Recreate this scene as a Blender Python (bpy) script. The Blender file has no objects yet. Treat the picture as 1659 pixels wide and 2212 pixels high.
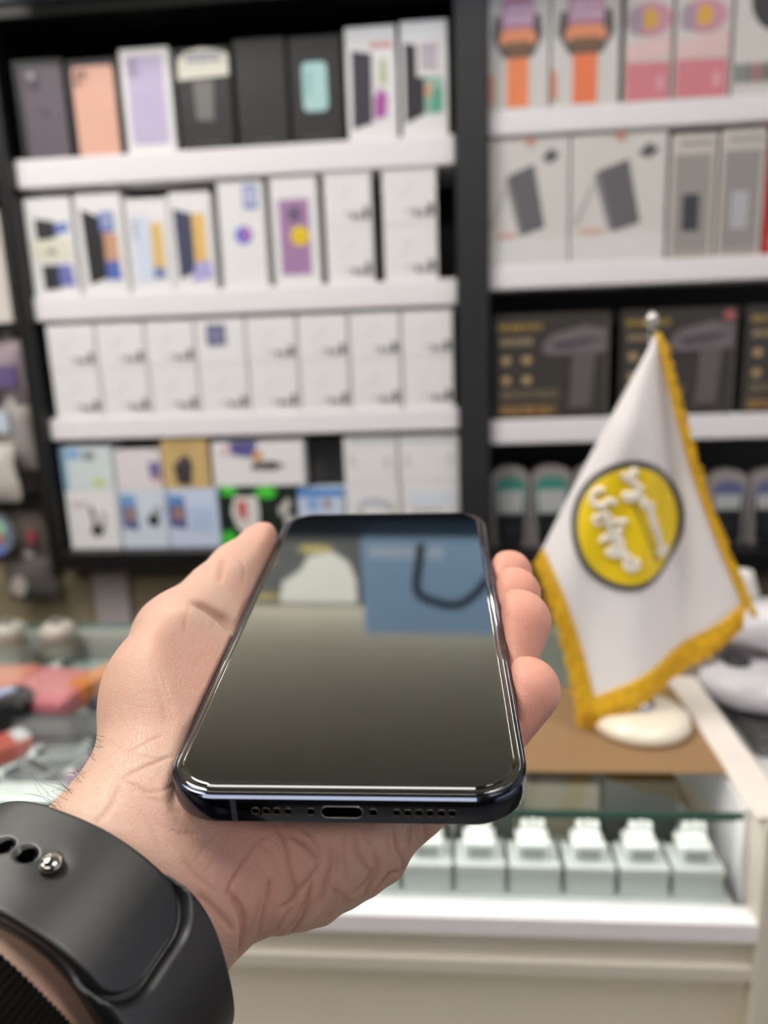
import bpy, math, random
import numpy as np
from mathutils import Matrix, Vector
rnd = random.Random(7)
COL = bpy.context.scene.collection
SC = bpy.context.scene

# ------------------------------------------------------------------ camera
R3 = np.array([.99617422, -.01800315, -.08551496])      # world X seen from the camera
D3 = np.array([.03669343, .97427967, .22233471])        # world down
F3 = np.array([.07931276, -.22462194, .97121289])       # world Y (towards the shelves)
CAM = np.array([0., 0., 1.30])
FPX = 1650.
M3 = np.array([R3, F3, -D3])                            # camera-space -> world rotation
def c2w(p):
    p = np.asarray(p, float)
    return CAM + p @ M3.T
cam_data = bpy.data.cameras.new('camera')
cam = bpy.data.objects.new('camera', cam_data); COL.objects.link(cam)
cam_data.sensor_fit = 'VERTICAL'; cam_data.sensor_height = 36; cam_data.sensor_width = 27
cam_data.lens = FPX / 2212 * 36
cam_data.clip_start = .005; cam_data.clip_end = 30
mw = Matrix.Identity(4)
for i in range(3):
    mw[i][0] = M3[i][0]; mw[i][1] = -M3[i][1]; mw[i][2] = -M3[i][2]; mw[i][3] = CAM[i]
cam.matrix_world = mw
cam_data.dof.use_dof = True
cam_data.dof.focus_distance = .187
cam_data.dof.aperture_fstop = cam_data.lens / 3.1
SC.camera = cam

# ------------------------------------------------------------------ world, exposure
world = bpy.data.worlds.new('world'); SC.world = world; world.use_nodes = True
bg = world.node_tree.nodes['Background']; bg.inputs[0].default_value = (1, .97, .93, 1); bg.inputs[1].default_value = .12
SC.view_settings.view_transform = 'Standard'
SC.view_settings.look = 'None'
SC.view_settings.gamma = 1
SC.view_settings.use_curve_mapping = False
SC.view_settings.exposure = 0.75
LIGHTS = [  # x, y, size_x, size_y, strength : ceiling panels
    (-.95, .35, .6, .6, 15.5), (.75, -.1, .6, .6, 7), (-.55, -1.72, 1.9, .7, 3.8), (-1.75, -.5, .6, .6, 8)]
CEIL = 2.72

# ------------------------------------------------------------------ materials
def S(c):
    return tuple(((x / 255 + .055) / 1.055) ** 2.4 if x > 10 else x / 255 / 12.92 for x in c) + (1,)
MATS = {}
def mat(name, c, rough=.5, metal=0., var=.06, scale=40, bump=0., coat=0., spec=.5, emit=None, estr=0, sheen=0):
    if name in MATS: return MATS[name]
    m = bpy.data.materials.new(name); m.use_nodes = True; MATS[name] = m
    nt = m.node_tree; b = nt.nodes['Principled BSDF']
    n = nt.nodes.new('ShaderNodeTexNoise'); n.inputs['Scale'].default_value = scale; n.inputs['Detail'].default_value = 4
    tc = nt.nodes.new('ShaderNodeTexCoord'); nt.links.new(tc.outputs['Object'], n.inputs['Vector'])
    mx = nt.nodes.new('ShaderNodeMix'); mx.data_type = 'RGBA'
    col = S(c)
    mx.inputs[6].default_value = tuple(x * (1 - var) for x in col[:3]) + (1,)
    mx.inputs[7].default_value = tuple(min(1, x * (1 + var)) for x in col[:3]) + (1,)
    nt.links.new(n.outputs[0], mx.inputs[0]); nt.links.new(mx.outputs[2], b.inputs['Base Color'])
    b.inputs['Roughness'].default_value = rough; b.inputs['Metallic'].default_value = metal
    b.inputs['Specular IOR Level'].default_value = spec
    b.inputs['Coat Weight'].default_value = coat; b.inputs['Sheen Weight'].default_value = sheen
    if bump:
        bp = nt.nodes.new('ShaderNodeBump'); bp.inputs['Strength'].default_value = bump; bp.inputs['Distance'].default_value = .001
        nt.links.new(n.outputs[0], bp.inputs['Height']); nt.links.new(bp.outputs[0], b.inputs['Normal'])
    if emit:
        b.inputs['Emission Color'].default_value = emit; b.inputs['Emission Strength'].default_value = estr
    return m
def cm(c, rough=.55):
    return mat('print_%d_%d_%d' % tuple(c), c, rough, var=.04)
def glassmat(name, tint, amt=.12):
    m = bpy.data.materials.new(name); m.use_nodes = True; nt = m.node_tree
    nt.nodes.remove(nt.nodes['Principled BSDF']); out = nt.nodes['Material Output']
    t = nt.nodes.new('ShaderNodeBsdfTransparent'); t.inputs[0].default_value = S(tint)
    g = nt.nodes.new('ShaderNodeBsdfGlossy'); g.inputs['Roughness'].default_value = .02
    f = nt.nodes.new('ShaderNodeFresnel'); f.inputs[0].default_value = 1.5
    nz = nt.nodes.new('ShaderNodeTexNoise'); nz.inputs['Scale'].default_value = 3
    ma = nt.nodes.new('ShaderNodeMath'); ma.operation = 'MULTIPLY_ADD'; ma.inputs[1].default_value = .02
    nt.links.new(nz.outputs[0], ma.inputs[0]); nt.links.new(f.outputs[0], ma.inputs[2])
    ge = nt.nodes.new('ShaderNodeNewGeometry'); inv = nt.nodes.new('ShaderNodeMath'); inv.operation = 'SUBTRACT'; inv.inputs[0].default_value = 1
    nt.links.new(ge.outputs['Backfacing'], inv.inputs[1]); mu = nt.nodes.new('ShaderNodeMath'); mu.operation = 'MULTIPLY'
    nt.links.new(ma.outputs[0], mu.inputs[0]); nt.links.new(inv.outputs[0], mu.inputs[1]); ma = mu
    x = nt.nodes.new('ShaderNodeMixShader'); nt.links.new(ma.outputs[0], x.inputs[0])
    nt.links.new(t.outputs[0], x.inputs[1]); nt.links.new(g.outputs[0], x.inputs[2]); nt.links.new(x.outputs[0], out.inputs[0])
    return m
GLASS = glassmat('clear_glass', (250, 253, 251))
GEDGE = mat('green_glass_edge', (70, 110, 98), .15, spec=.8)
BLACK = mat('black_laminate', (20, 20, 21), .38, var=.1)
WHITEL = mat('white_laminate', (240, 236, 240), .4, var=.02)
WBOX = mat('white_carton', (236, 234, 235), .5, var=.02)
GBOX = mat('pale_grey_carton', (214, 211, 207), .5, var=.03)
KBOX = mat('black_carton', (34, 33, 35), .45, var=.08)

# ------------------------------------------------------------------ object helpers
def props(o, label=None, cat=None, group=None, kind=None):
    if label: o['label'] = label
    if cat: o['category'] = cat
    if group: o['group'] = group
    if kind: o['kind'] = kind
    return o
def mobj(name, V, Fc, m, parent=None, origin=None, smooth=False):
    """one mesh object; V in world coordinates (or the parent's local ones when parent is rotated)"""
    V = np.asarray(V, float)
    me = bpy.data.meshes.new(name)
    po = np.array(parent.get('_o', (0, 0, 0))) if parent else np.zeros(3)
    o0 = np.array(origin, float) if origin is not None else (po if parent else np.array([V[:, 0].mean(), V[:, 1].mean(), V[:, 2].min()]))
    me.from_pydata((V - o0).tolist(), [], [tuple(int(i) for i in f) for f in Fc])
    if smooth: me.polygons.foreach_set('use_smooth', [True] * len(me.polygons))
    ms = m if isinstance(m, (list, tuple)) else [m]
    for q in ms: me.materials.append(q)
    me.validate(); me.update()
    o = bpy.data.objects.new(name, me); COL.objects.link(o)
    o.location = Vector(o0 - po)
    if parent: o.parent = parent
    o['_o'] = [float(x) for x in o0]
    return o
def empty(name, loc, label, cat, group=None):
    o = bpy.data.objects.new(name, None); COL.objects.link(o); o.location = loc; o.empty_display_size = .02
    o['_o'] = [float(x) for x in loc]
    return props(o, label, cat, group)
def box_vf(x0, x1, y0, y1, z0, z1, b=0.):
    """box with bevelled vertical and horizontal edges (b)"""
    if b <= 0:
        V = [(x, y, z) for z in (z0, z1) for y in (y0, y1) for x in (x0, x1)]
        return V, [(0, 2, 3, 1), (4, 5, 7, 6), (0, 1, 5, 4), (2, 6, 7, 3), (0, 4, 6, 2), (1, 3, 7, 5)]
    V = []; 
    for z, i in ((z0, b), (z0 + b, 0), (z1 - b, 0), (z1, b)):
        xa, xb, ya, yb = x0 + i, x1 - i, y0 + i, y1 - i
        V += [(xa + b, ya, z), (xb - b, ya, z), (xb, ya + b, z), (xb, yb - b, z), (xb - b, yb, z), (xa + b, yb, z), (xa, yb - b, z), (xa, ya + b, z)]
    Fc = [tuple(range(7, -1, -1)), tuple(range(24, 32))]
    for k in range(3):
        for i in range(8):
            j = (i + 1) % 8
            Fc.append((k * 8 + i, k * 8 + j, k * 8 + 8 + j, k * 8 + 8 + i))
    return V, Fc
def box(name, x0, x1, y0, y1, z0, z1, m, parent=None, b=0., origin=None):
    V, Fc = box_vf(x0, x1, y0, y1, z0, z1, b)
    return mobj(name, V, Fc, m, parent, origin)
def join_vf(parts):
    V = []; Fc = []
    for v, f in parts:
        n = len(V); V += [tuple(p) for p in v]; Fc += [tuple(i + n for i in q) for q in f]
    return V, Fc
def prism_y(poly, y0, y1):
    """polygon in XZ extruded from y0 (front) to y1"""
    n = len(poly); V = [(x, y0, z) for x, z in poly] + [(x, y1, z) for x, z in poly]
    a = sum(poly[i][0] * poly[(i + 1) % n][1] - poly[(i + 1) % n][0] * poly[i][1] for i in range(n))
    Fc = [tuple(range(n)), tuple(range(2 * n - 1, n - 1, -1))] + [(i, n + i, n + (i + 1) % n, (i + 1) % n) for i in range(n)]
    if a < 0: Fc = [tuple(reversed(f)) for f in Fc]
    return V, Fc
def rrect(x0, x1, z0, z1, r, k=5):
    P = []
    for cx, cz, a in ((x1 - r, z1 - r, 0), (x0 + r, z1 - r, 90), (x0 + r, z0 + r, 180), (x1 - r, z0 + r, 270)):
        for i in range(k + 1):
            t = math.radians(a + 90 * i / k); P.append((cx + r * math.cos(t), cz + r * math.sin(t)))
    return P
def disc(cx, cz, rx, rz=None, k=24):
    rz = rz or rx
    return [(cx + rx * math.cos(2 * math.pi * i / k), cz + rz * math.sin(2 * math.pi * i / k)) for i in range(k)]
def lathe(prof, cx, cy, k=40):
    V = []; Fc = []
    for r, z in prof:
        for i in range(k):
            t = 2 * math.pi * i / k; V.append((cx + r * math.cos(t), cy + r * math.sin(t), z))
    for j in range(len(prof) - 1):
        for i in range(k):
            Fc.append((j * k + i, j * k + (i + 1) % k, (j + 1) * k + (i + 1) % k, (j + 1) * k + i))
    Fc.append(tuple(reversed(range(k)))); Fc.append(tuple(range((len(prof) - 1) * k, len(prof) * k)))
    return V, Fc
def tube(P, r, k=8, taper=None):
    P = [np.array(p, float) for p in P]; V = []; Fc = []
    n = len(P)
    up = np.array([.13, .31, .94])
    for i, p in enumerate(P):
        t = P[min(i + 1, n - 1)] - P[max(i - 1, 0)]; t /= np.linalg.norm(t) + 1e-12
        a = np.cross(t, up); a /= np.linalg.norm(a) + 1e-12; b = np.cross(t, a)
        rr = r if taper is None else taper[i]
        for j in range(k):
            th = 2 * math.pi * j / k; V.append(p + rr * (math.cos(th) * a + math.sin(th) * b))
    for i in range(n - 1):
        for j in range(k):
            Fc.append((i * k + j, i * k + (j + 1) % k, (i + 1) * k + (j + 1) % k, (i + 1) * k + j))
    Fc.append(tuple(reversed(range(k)))); Fc.append(tuple(range((n - 1) * k, n * k)))
    return V, Fc
def smooth_path(P, m=6):
    P = [np.array(p, float) for p in P]; out = []
    for i in range(len(P) - 1):
        p0, p1, p2, p3 = P[max(i - 1, 0)], P[i], P[i + 1], P[min(i + 2, len(P) - 1)]
        for s in range(m):
            t = s / m
            out.append(.5 * ((2 * p1) + (p2 - p0) * t + (2 * p0 - 5 * p1 + 4 * p2 - p3) * t * t + (3 * p1 - p0 - 3 * p2 + p3) * t ** 3))
    out.append(P[-1]); return out
def structure(o): return props(o, kind='structure')

# ------------------------------------------------------------------ the room
FLOORM = mat('grey_floor_tile', (120, 112, 102), .35, var=.1, scale=6)
WALLM = mat('warm_grey_wall', (176, 172, 158), .7, var=.04, scale=5)
DARKW = mat('dark_shop_wall', (58, 54, 52), .7, var=.1, scale=4)
CEILM = mat('grey_ceiling', (120, 117, 108), .8, var=.05, scale=4)
structure(box('floor', -2.6, 2.6, -2.6, 1.8, -.05, 0, FLOORM))
structure(box('ceiling', -2.6, 2.6, -2.6, 1.8, CEIL, CEIL + .05, CEILM))
structure(box('wall_back', -2.6, 2.6, 1.8, 1.85, 0, CEIL, WALLM))
structure(box('wall_left', -2.65, -2.6, -2.6, 1.8, 0, CEIL, WALLM))
structure(box('wall_right', 2.6, 2.65, -2.6, 1.8, 0, CEIL, mat('lilac_white_wall', (214, 210, 222), .6)))
structure(box('wall_front', -2.6, 2.6, -2.65, -2.6, 0, CEIL, DARKW))
# soffit: the plain wall above the cabinets that carries the signs
structure(box('trim_1', -2.6, 2.6, 1.42, 1.8, 1.945, CEIL, WALLM))
structure(box('trim_2', -2.6, 2.6, 1.37, 1.8, 1.868, 1.945, mat('dark_grey_beam', (84, 94, 108), .6)))
for i, (x, y, sx, sy, st) in enumerate(LIGHTS):
    t = empty('ceiling_light', (x, y, CEIL), ['square ceiling light panel above the left end of the glass counter', 'square ceiling light panel above the flag side of the counter', 'long rectangular ceiling light panel at the customer side of the shop', 'square ceiling light panel nearest the left wall'][i], 'light', 'square ceiling lights')
    box('light_frame', x - sx / 2 - .02, x + sx / 2 + .02, y - sy / 2 - .02, y + sy / 2 + .02, CEIL - .03, CEIL, mat('white_light_frame', (235, 235, 235)), t)
    box('light_diffuser', x - sx / 2, x + sx / 2, y - sy / 2, y + sy / 2, CEIL - .034, CEIL - .029,
        mat('lit_diffuser_%d' % st, (240, 240, 240), emit=(1, .965, .92, 1), estr=st), t)

# unseen glowing panel added on the right wall to brighten the phone frame's corner
structure(box('added_glow_panel_1', 2.585, 2.598, -2.2, .2, .5, 2.3, mat('added_glow_pane', (220, 222, 240), .2, emit=(.82, .85, 1, 1), estr=.45)))
# signs above the cabinets (seen mirrored in the phone's screen)
# unseen light strip added behind the signs to brighten the wall above them
cv = empty('added_wall_wash', (-.2, 1.37, 1.985), 'added unseen light strip behind the signs, brightening the wall above them', 'lamp')
box('added_light_tray', -2.2, 2.2, 1.323, 1.4195, 1.985, 1.995, mat('white_light_frame', (235, 235, 235)), cv)
box('added_light_tube', -2.2, 2.2, 1.326, 1.340, 1.996, 2.005, mat('added_wash_glow', (240, 240, 240), emit=(1, .97, .86, 1), estr=72), cv)
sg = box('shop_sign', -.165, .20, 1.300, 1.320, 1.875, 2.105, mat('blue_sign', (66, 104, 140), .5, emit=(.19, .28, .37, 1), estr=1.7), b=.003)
props(sg, 'blue sign board with a dark hooked device above the cabinets', 'sign')
hk = smooth_path([(-.045, 1.296, 1.88), (-.05, 1.296, 1.925), (-.055, 1.296, 1.985), (-.035, 1.296, 2.01), (.02, 1.296, 2.025), (.06, 1.296, 2.), (.10, 1.296, 1.935), (.12, 1.296, 1.895)])
mobj('pictured_device', *tube(hk, .0085), mat('dark_print', (38, 42, 52)), sg, smooth=True)
V, Fc = join_vf([box_vf(-.15, .0, 1.2992, 1.3002, 1.887 + .007 * k, 1.891 + .007 * k) for k in range(4)])
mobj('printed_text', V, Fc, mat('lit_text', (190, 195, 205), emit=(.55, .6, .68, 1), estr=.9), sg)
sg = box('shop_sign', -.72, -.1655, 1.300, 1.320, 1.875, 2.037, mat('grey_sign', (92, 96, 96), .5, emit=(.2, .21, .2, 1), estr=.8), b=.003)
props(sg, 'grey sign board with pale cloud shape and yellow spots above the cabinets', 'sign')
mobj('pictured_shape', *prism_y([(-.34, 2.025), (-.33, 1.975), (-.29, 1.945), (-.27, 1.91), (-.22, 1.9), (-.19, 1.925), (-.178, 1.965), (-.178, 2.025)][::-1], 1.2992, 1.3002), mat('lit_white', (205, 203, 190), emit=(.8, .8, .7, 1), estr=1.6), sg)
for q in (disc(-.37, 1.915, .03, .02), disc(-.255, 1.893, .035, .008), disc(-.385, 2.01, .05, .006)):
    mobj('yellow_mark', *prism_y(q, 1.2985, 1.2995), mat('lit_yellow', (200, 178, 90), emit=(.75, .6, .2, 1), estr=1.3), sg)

# ------------------------------------------------------------------ wall cabinets
YF = 1.40
BB = 1.60
cab = empty('wall_cabinet', (-.37, 1.5, .878), 'black framed display cabinet with three thick white shelves, left of the centre post', 'cabinet')
box('side_panel', -.782, -.757, YF - .02, 1.8, .878, 1.868, BLACK, cab, b=.002)
box('centre_post', .021, .075, YF - .02, 1.8, .878, 1.868, mat('charcoal_post', (42, 42, 45), .42), cab, b=.002)
box('back_panel', -.757, .021, BB, BB + .02, .914, 1.845, BLACK, cab)
box('bottom_panel', -.757, .021, YF - .02, 1.8, .878, .914, BLACK, cab, b=.002)
box('top_panel', -.757, .021, YF - .02, 1.8, 1.845, 1.868, BLACK, cab, b=.002)
for z0, z1 in ((1.582, 1.630), (1.352, 1.397), (1.131, 1.172)):
    box('shelf', -.757, .0205, YF, BB, z0, z1, WHITEL, cab, b=.0025)
cab2 = empty('wall_cabinet', (.45, 1.5, .878), 'black framed display cabinet with white shelves, right of the centre post behind the flag', 'cabinet')
box('side_panel', .84, .865, YF - .02, 1.8, .878, 1.868, BLACK, cab2, b=.002)
box('back_panel', .076, .84, BB, BB + .02, .90, 1.845, mat('brown_black_back', (44, 40, 37), .5), cab2)
box('bottom_panel', .076, .84, YF - .02, 1.8, .862, .90, BLACK, cab2, b=.002)
box('top_panel', .076, .84, YF - .02, 1.8, 1.862, 1.868, BLACK, cab2)
for z0, z1 in ((1.622, 1.662), (1.374, 1.414), (1.102, 1.146)):
    box('shelf', .0765, .839, YF, BB, z0, z1, WHITEL, cab2, b=.0025)
cab3 = empty('wall_cabinet', (-1.1, 1.5, .76), 'dark open rack at the far left edge with mixed hanging goods', 'cabinet')
box('back_panel', -1.4, -.783, 1.5, 1.52, .80, 1.868, mat('dark_brown_back', (52, 46, 42), .6), cab3)
box('shelf', -1.4, -.783, YF, 1.5, 1.335, 1.352, BLACK, cab3)
box('shelf', -1.4, -.783, YF, 1.5, 1.0, 1.012, BLACK, cab3)
box('shelf', -1.4, -.783, YF, 1.5, 1.60, 1.615, BLACK, cab3)
# lower cupboards below the display cabinets
LC = mat('beige_brown_cupboard', (140, 128, 104), .5, var=.06, scale=8)
lc = empty('base_cupboard', (0, 1.5, 0), 'beige brown base cupboard under the black display cabinets', 'cupboard')
box('body', -1.6, 1.2, 1.46, 1.8, 0, .862, LC, lc)
for x0, x1 in ((-1.5, -1.12), (-1.11, -.735), (-.652, -.25), (-.24, .18), (.19, .62), (.63, 1.1)):
    box('door', x0, x1, 1.445, 1.46, .08, .84, LC, lc, b=.002)
box('filler_panel', -.73, -.656, 1.435, 1.46, .05, .86, mat('lilac_grey_panel', (172, 163, 162), .5), lc, b=.002)

# ------------------------------------------------------------------ cartons on the shelves
class Carton:
    def __init__(s, x0, x1, z0, z1, m, label, group, y0=1.406, depth=.055, cat='box', name='phone_box', tilt=0):
        s.x0, s.x1, s.z0, s.z1, s.y = x0, x1, z0, z1, y0
        s.o = box(name, x0, x1, y0, y0 + depth, z0 + .0003, z1, m, b=.0008, origin=((x0 + x1) / 2, y0 + depth / 2, z0))
        props(s.o, label, cat, group)
        s.n = 0
    def P(s, u, v): return (s.x0 + u * (s.x1 - s.x0), s.z0 + v * (s.z1 - s.z0))
    def put(s, name, poly, c, uv=True, rough=.5, label=None):
        s.n += 1
        if uv: poly = [s.P(*q) for q in poly]
        o = mobj(name, *prism_y(poly, s.y - .0003 - .0003 * s.n, s.y + .0002), cm(c, rough), s.o)
        if label: o['label'] = label
        return s
    def rect(s, name, u0, v0, u1, v1, c, r=0., rough=.5):
        if r:
            (a, b), (d, e) = s.P(u0, v0), s.P(u1, v1)
            return s.put(name, rrect(a, d, b, e, r), c, False, rough)
        return s.put(name, [(u0, v0), (u1, v0), (u1, v1), (u0, v1)], c, rough=rough)
    def dot(s, name, u, v, r, c, rz=None):
        a, b = s.P(u, v); return s.put(name, disc(a, b, r, rz), c, False)
    def lines(s, name, u0, u1, v0, v1, n, c, brk=4):
        parts = []
        s.n += 1
        h = (v1 - v0) / n
        for k in range(n):
            u = u0
            while u < u1 - .01:
                w = (u1 - u0) * rnd.uniform(.08, .28); e = min(u + w, u1)
                (a, b), (d, f) = s.P(u, v0 + k * h + h * .15), s.P(e, v0 + k * h + h * .75)
                parts.append(prism_y([(a, b), (d, b), (d, f), (a, f)], s.y - .0003 - .0003 * s.n, s.y + .0002))
                u = e + (u1 - u0) * .04
        mobj(name, *join_vf(parts), cm(c), s.o)
        return s

G1 = 'phone boxes on the top shelf of the left cabinet'; z = 1.630
Carton(-.741, -.651, z, 1.789, KBOX, 'black box with dark purple-grey phone printed on it, leftmost on the top shelf', G1) \
    .rect('pictured_phone', .14, .0, .97, .93, (98, 88, 98), .008).rect('camera_bump', .2, .70, .52, .90, (82, 74, 84), .006) \
    .dot('pictured_lens', .36, .84, .006, (165, 155, 165)).dot('pictured_lens', .42, .74, .006, (60, 52, 62)).dot('pictured_logo', .55, .47, .006, (78, 68, 78))
Carton(-.645, -.556, z, 1.784, KBOX, 'black box with rose-gold phone printed on it, on the top shelf', G1) \
    .rect('pictured_phone', .1, .0, .93, .93, (228, 176, 156), .008).rect('camera_bump', .12, .74, .42, .9, (212, 160, 142), .006) \
    .dot('pictured_lens', .2, .85, .005, (80, 66, 66)).dot('pictured_lens', .34, .85, .005, (100, 80, 78)).dot('pictured_lens', .2, .76, .005, (90, 72, 70))
Carton(-.549, -.462, z, 1.795, WBOX, 'white box with lavender phone printed on it, on the top shelf', G1) \
    .rect('pictured_phone', .12, .08, .87, .93, (196, 184, 216), .008).rect('camera_bump', .16, .72, .40, .91, (184, 172, 206), .005) \
    .dot('pictured_lens', .25, .87, .004, (92, 84, 112)).dot('pictured_lens', .25, .78, .004, (92, 84, 112)).dot('pictured_logo', .5, .5, .006, (190, 178, 220))
Carton(-.451, -.358, z, 1.789, KBOX, 'black phone box with cream price sticker across its top, on the top shelf', G1) \
    .put('price_sticker', [(.02, .70), (.98, .72), (.98, .93), (.8, .97), (.5, 1.0), (.2, .97), (.03, .90)], (226, 224, 210)) \
    .lines('sticker_writing', .2, .85, .86, .96, 2, (112, 118, 160)).put('pictured_phone', [(.32, .30), (.64, .28), (.68, .68), (.30, .68)], (120, 117, 116)).lines('printed_text', .3, .75, .05, .08, 1, (96, 94, 94))
Carton(-.350, -.262, z, 1.797, KBOX, 'plain black phone box with only faint text at its foot, on the top shelf', G1).lines('printed_text', .3, .75, .04, .07, 1, (92, 90, 90))
Carton(-.256, -.168, z, 1.795, KBOX, 'black box with small mint green phone printed on it, on the top shelf', G1) \
    .rect('pictured_phone', .24, .30, .72, .76, (176, 214, 212), .009).lines('pictured_glare', .30, .42, .45, .68, 5, (140, 176, 178)).lines('printed_text', .25, .75, .05, .08, 1, (92, 90, 90))
Carton(-.160, -.076, z, 1.803, WBOX, 'white phone box with red lettering and purple swirl on the top shelf', G1) \
    .lines('red_lettering', .5, .95, .80, .87, 2, (214, 120, 118)).put('pictured_phone', [(.10, .10), (.50, .15), (.52, .76), (.12, .80)], (58, 54, 66)) \
    .put('pictured_screen', [(.52, .2), (.82, .17), (.84, .72), (.55, .72)], (232, 226, 226)).put('purple_swirl', [(.55, .18), (.78, .2), (.82, .38), (.68, .46), (.54, .36)], (176, 88, 168)).put('green_swirl', [(.68, .5), (.8, .48), (.8, .7), (.7, .7)], (170, 190, 130))
Carton(-.068, .010, z, 1.806, WBOX, 'white phone box with square sticker and green stripe, rightmost on the top shelf', G1) \
    .put('pictured_phone', [(.08, .12), (.50, .20), (.50, .78), (.08, .82)], (44, 42, 46)).put('pictured_screen', [(.5, .2), (.9, .22), (.9, .5), (.5, .52)], (150, 190, 176)) \
    .put('green_stripe', [(.62, .2), (.86, .2), (.88, .40), (.66, .42)], (96, 168, 142)).put('orange_patch', [(.52, .34), (.64, .34), (.64, .46), (.52, .46)], (226, 160, 116)) \
    .rect('price_sticker', .34, .52, .86, .84, (228, 222, 222), .003).lines('sticker_writing', .44, .78, .58, .80, 3, (150, 132, 160))

G2 = 'phone boxes on the middle shelf of the left cabinet'; z = 1.397
Carton(-.754, -.667, z, 1.566, WBOX, 'white phone box with broad cream sticker, leftmost on the middle shelf', G2) \
    .put('pictured_phone', [(.2, .56), (.62, .6), (.62, .76), (.2, .8)], (48, 48, 54)).put('pictured_screen', [(.62, .62), (.92, .66), (.9, .75), (.62, .74)], (110, 136, 196)) \
    .rect('price_sticker', .08, .36, .92, .58, (226, 222, 206)).lines('sticker_writing', .4, .6, .42, .5, 1, (120, 116, 110)) \
    .put('pictured_phone', [(.26, .06), (.6, .08), (.6, .32), (.24, .32)], (46, 46, 54)).put('pictured_screen', [(.6, .1), (.92, .1), (.88, .32), (.6, .32)], (116, 120, 190))
Carton(-.659, -.574, z, 1.568, WBOX, 'white phone box with black phone and blue sticker, second on the middle shelf', G2) \
    .put('pictured_phone', [(.16, .10), (.56, .16), (.56, .76), (.12, .86)], (38, 38, 42)).put('pictured_screen', [(.56, .18), (.86, .16), (.86, .6), (.56, .62)], (206, 158, 130)) \
    .put('blue_patch', [(.56, .14), (.88, .14), (.84, .34), (.56, .32)], (86, 110, 190)).rect('blue_sticker', .50, .62, .82, .82, (96, 116, 186), .003).lines('sticker_writing', .55, .78, .66, .8, 3, (200, 204, 226))
Carton(-.567, -.490, z, 1.556, WBOX, 'white phone box with pale blue phone and yellow strip on the middle shelf', G2) \
    .put('pictured_phone', [(.14, .1), (.56, .12), (.56, .8), (.1, .84)], (214, 222, 240)).put('pictured_screen', [(.56, .2), (.84, .2), (.84, .74), (.56, .74)], (226, 190, 118)) \
    .put('blue_patch', [(.56, .14), (.84, .14), (.82, .26), (.56, .26)], (112, 132, 184)).lines('pictured_lens_row', .16, .26, .56, .78, 3, (150, 156, 176))
Carton(-.487, -.412, z, 1.563, WBOX, 'white phone box with navy phone, yellow strip and lavender foot on the middle shelf', G2) \
    .put('pictured_phone', [(.14, .12), (.54, .18), (.54, .78), (.1, .84)], (66, 70, 98)).put('pictured_screen', [(.54, .2), (.84, .26), (.84, .78), (.54, .78)], (232, 190, 112)) \
    .put('lavender_foot', [(.44, .08), (.96, .12), (.9, .3), (.54, .28)], (178, 172, 226))
Carton(-.397, -.316, z, 1.575, WBOX, 'white box with small blue and purple disc and blue label on the middle shelf', G2) \
    .dot('printed_disc', .52, .5, .0155, (108, 116, 210)).put('disc_glow', [(.52, .44), (.66, .46), (.68, .52), (.6, .58), (.5, .56)], (178, 112, 190)).rect('blue_label', .56, .74, .88, .97, (140, 152, 200), .004).lines('label_writing', .6, .84, .80, .93, 3, (226, 230, 244))
Carton(-.303, -.221, z, 1.578, WBOX, 'white phone box with purple panel and round yellow sticker on the middle shelf', G2) \
    .rect('purple_panel', .16, .1, .82, .80, (168, 128, 172), .003).dot('pictured_lens', .5, .66, .013, (112, 92, 118), .014).dot('round_sticker', .6, .46, .0165, (240, 208, 40)).lines('sticker_writing', .45, .75, .42, .5, 2, (226, 186, 30))
# the little white accessory cartons
def small_white(x0, x1, z0, z1, label, group, dark=True):
    c = Carton(x0, x1, z0, z1, WBOX, label, group, name='accessory_box')
    c.put('pictured_cable', [(.36, .52), (.40, .48), (.56, .72), (.52, .76)], (224, 222, 226))
    c.put('pictured_plug', [(.30, .5), (.34, .46), (.38, .5), (.34, .55)], (220, 218, 222))
    if dark:
        c.rect('dark_patch', .83, .14, .95, .36, (104, 102, 106)).rect('dark_word', .58, .15, .68, .27, (150, 148, 152)).rect('dark_word', .71, .13, .78, .25, (140, 138, 142)).lines('printed_text', .42, .6, .22, .3, 1, (196, 194, 198))
    return c
G2b = 'white accessory cartons stacked at the right of the middle shelf'
for i, (x0, x1) in enumerate(((-.208, -.126), (-.106, -.013))):
    for k in range(2):
        small_white(x0, x1, 1.397 + .093 * k, 1.397 + .093 * (k + 1) - .0005,
            ['lower', 'upper'][k] + ' white accessory carton in the ' + ['left', 'right'][i] + ' stack at the right end of the middle shelf', G2b)
G3 = 'white accessory cartons in two layers on the third shelf'
ordn = ['leftmost', 'second from the left', 'third from the left', 'fourth from the left', 'fourth from the right', 'third from the right', 'second from the right', 'rightmost']
for i in range(8):
    x0 = -.742 + i * .0946
    for k in range(2):
        lab = ordn[i] + ' white accessory carton in the ' + ['lower', 'upper'][k] + ' layer of the third shelf'
        if i == 3 and k == 1:
            c = Carton(x0, x0 + .091, 1.262, 1.345, WBOX, 'white carton with a dark blue label, in the upper layer of the third shelf', G3, name='accessory_box')
            c.rect('blue_label', .22, .42, .62, .88, (104, 104, 140), .003).lines('label_writing', .28, .56, .5, .8, 3, (150, 150, 180))
        else:
            small_white(x0, x0 + .091, 1.172 + .09 * k, 1.2615 + .0835 * k, lab, G3)
G4 = 'mixed accessory boxes on the lowest board of the left cabinet'; z = .914; zt = 1.031
def C4(x0, x1, z0, z1, m, label, **k): return Carton(x0, x1, z0, z1, m, label, G4, name='accessory_box', **k)
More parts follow.
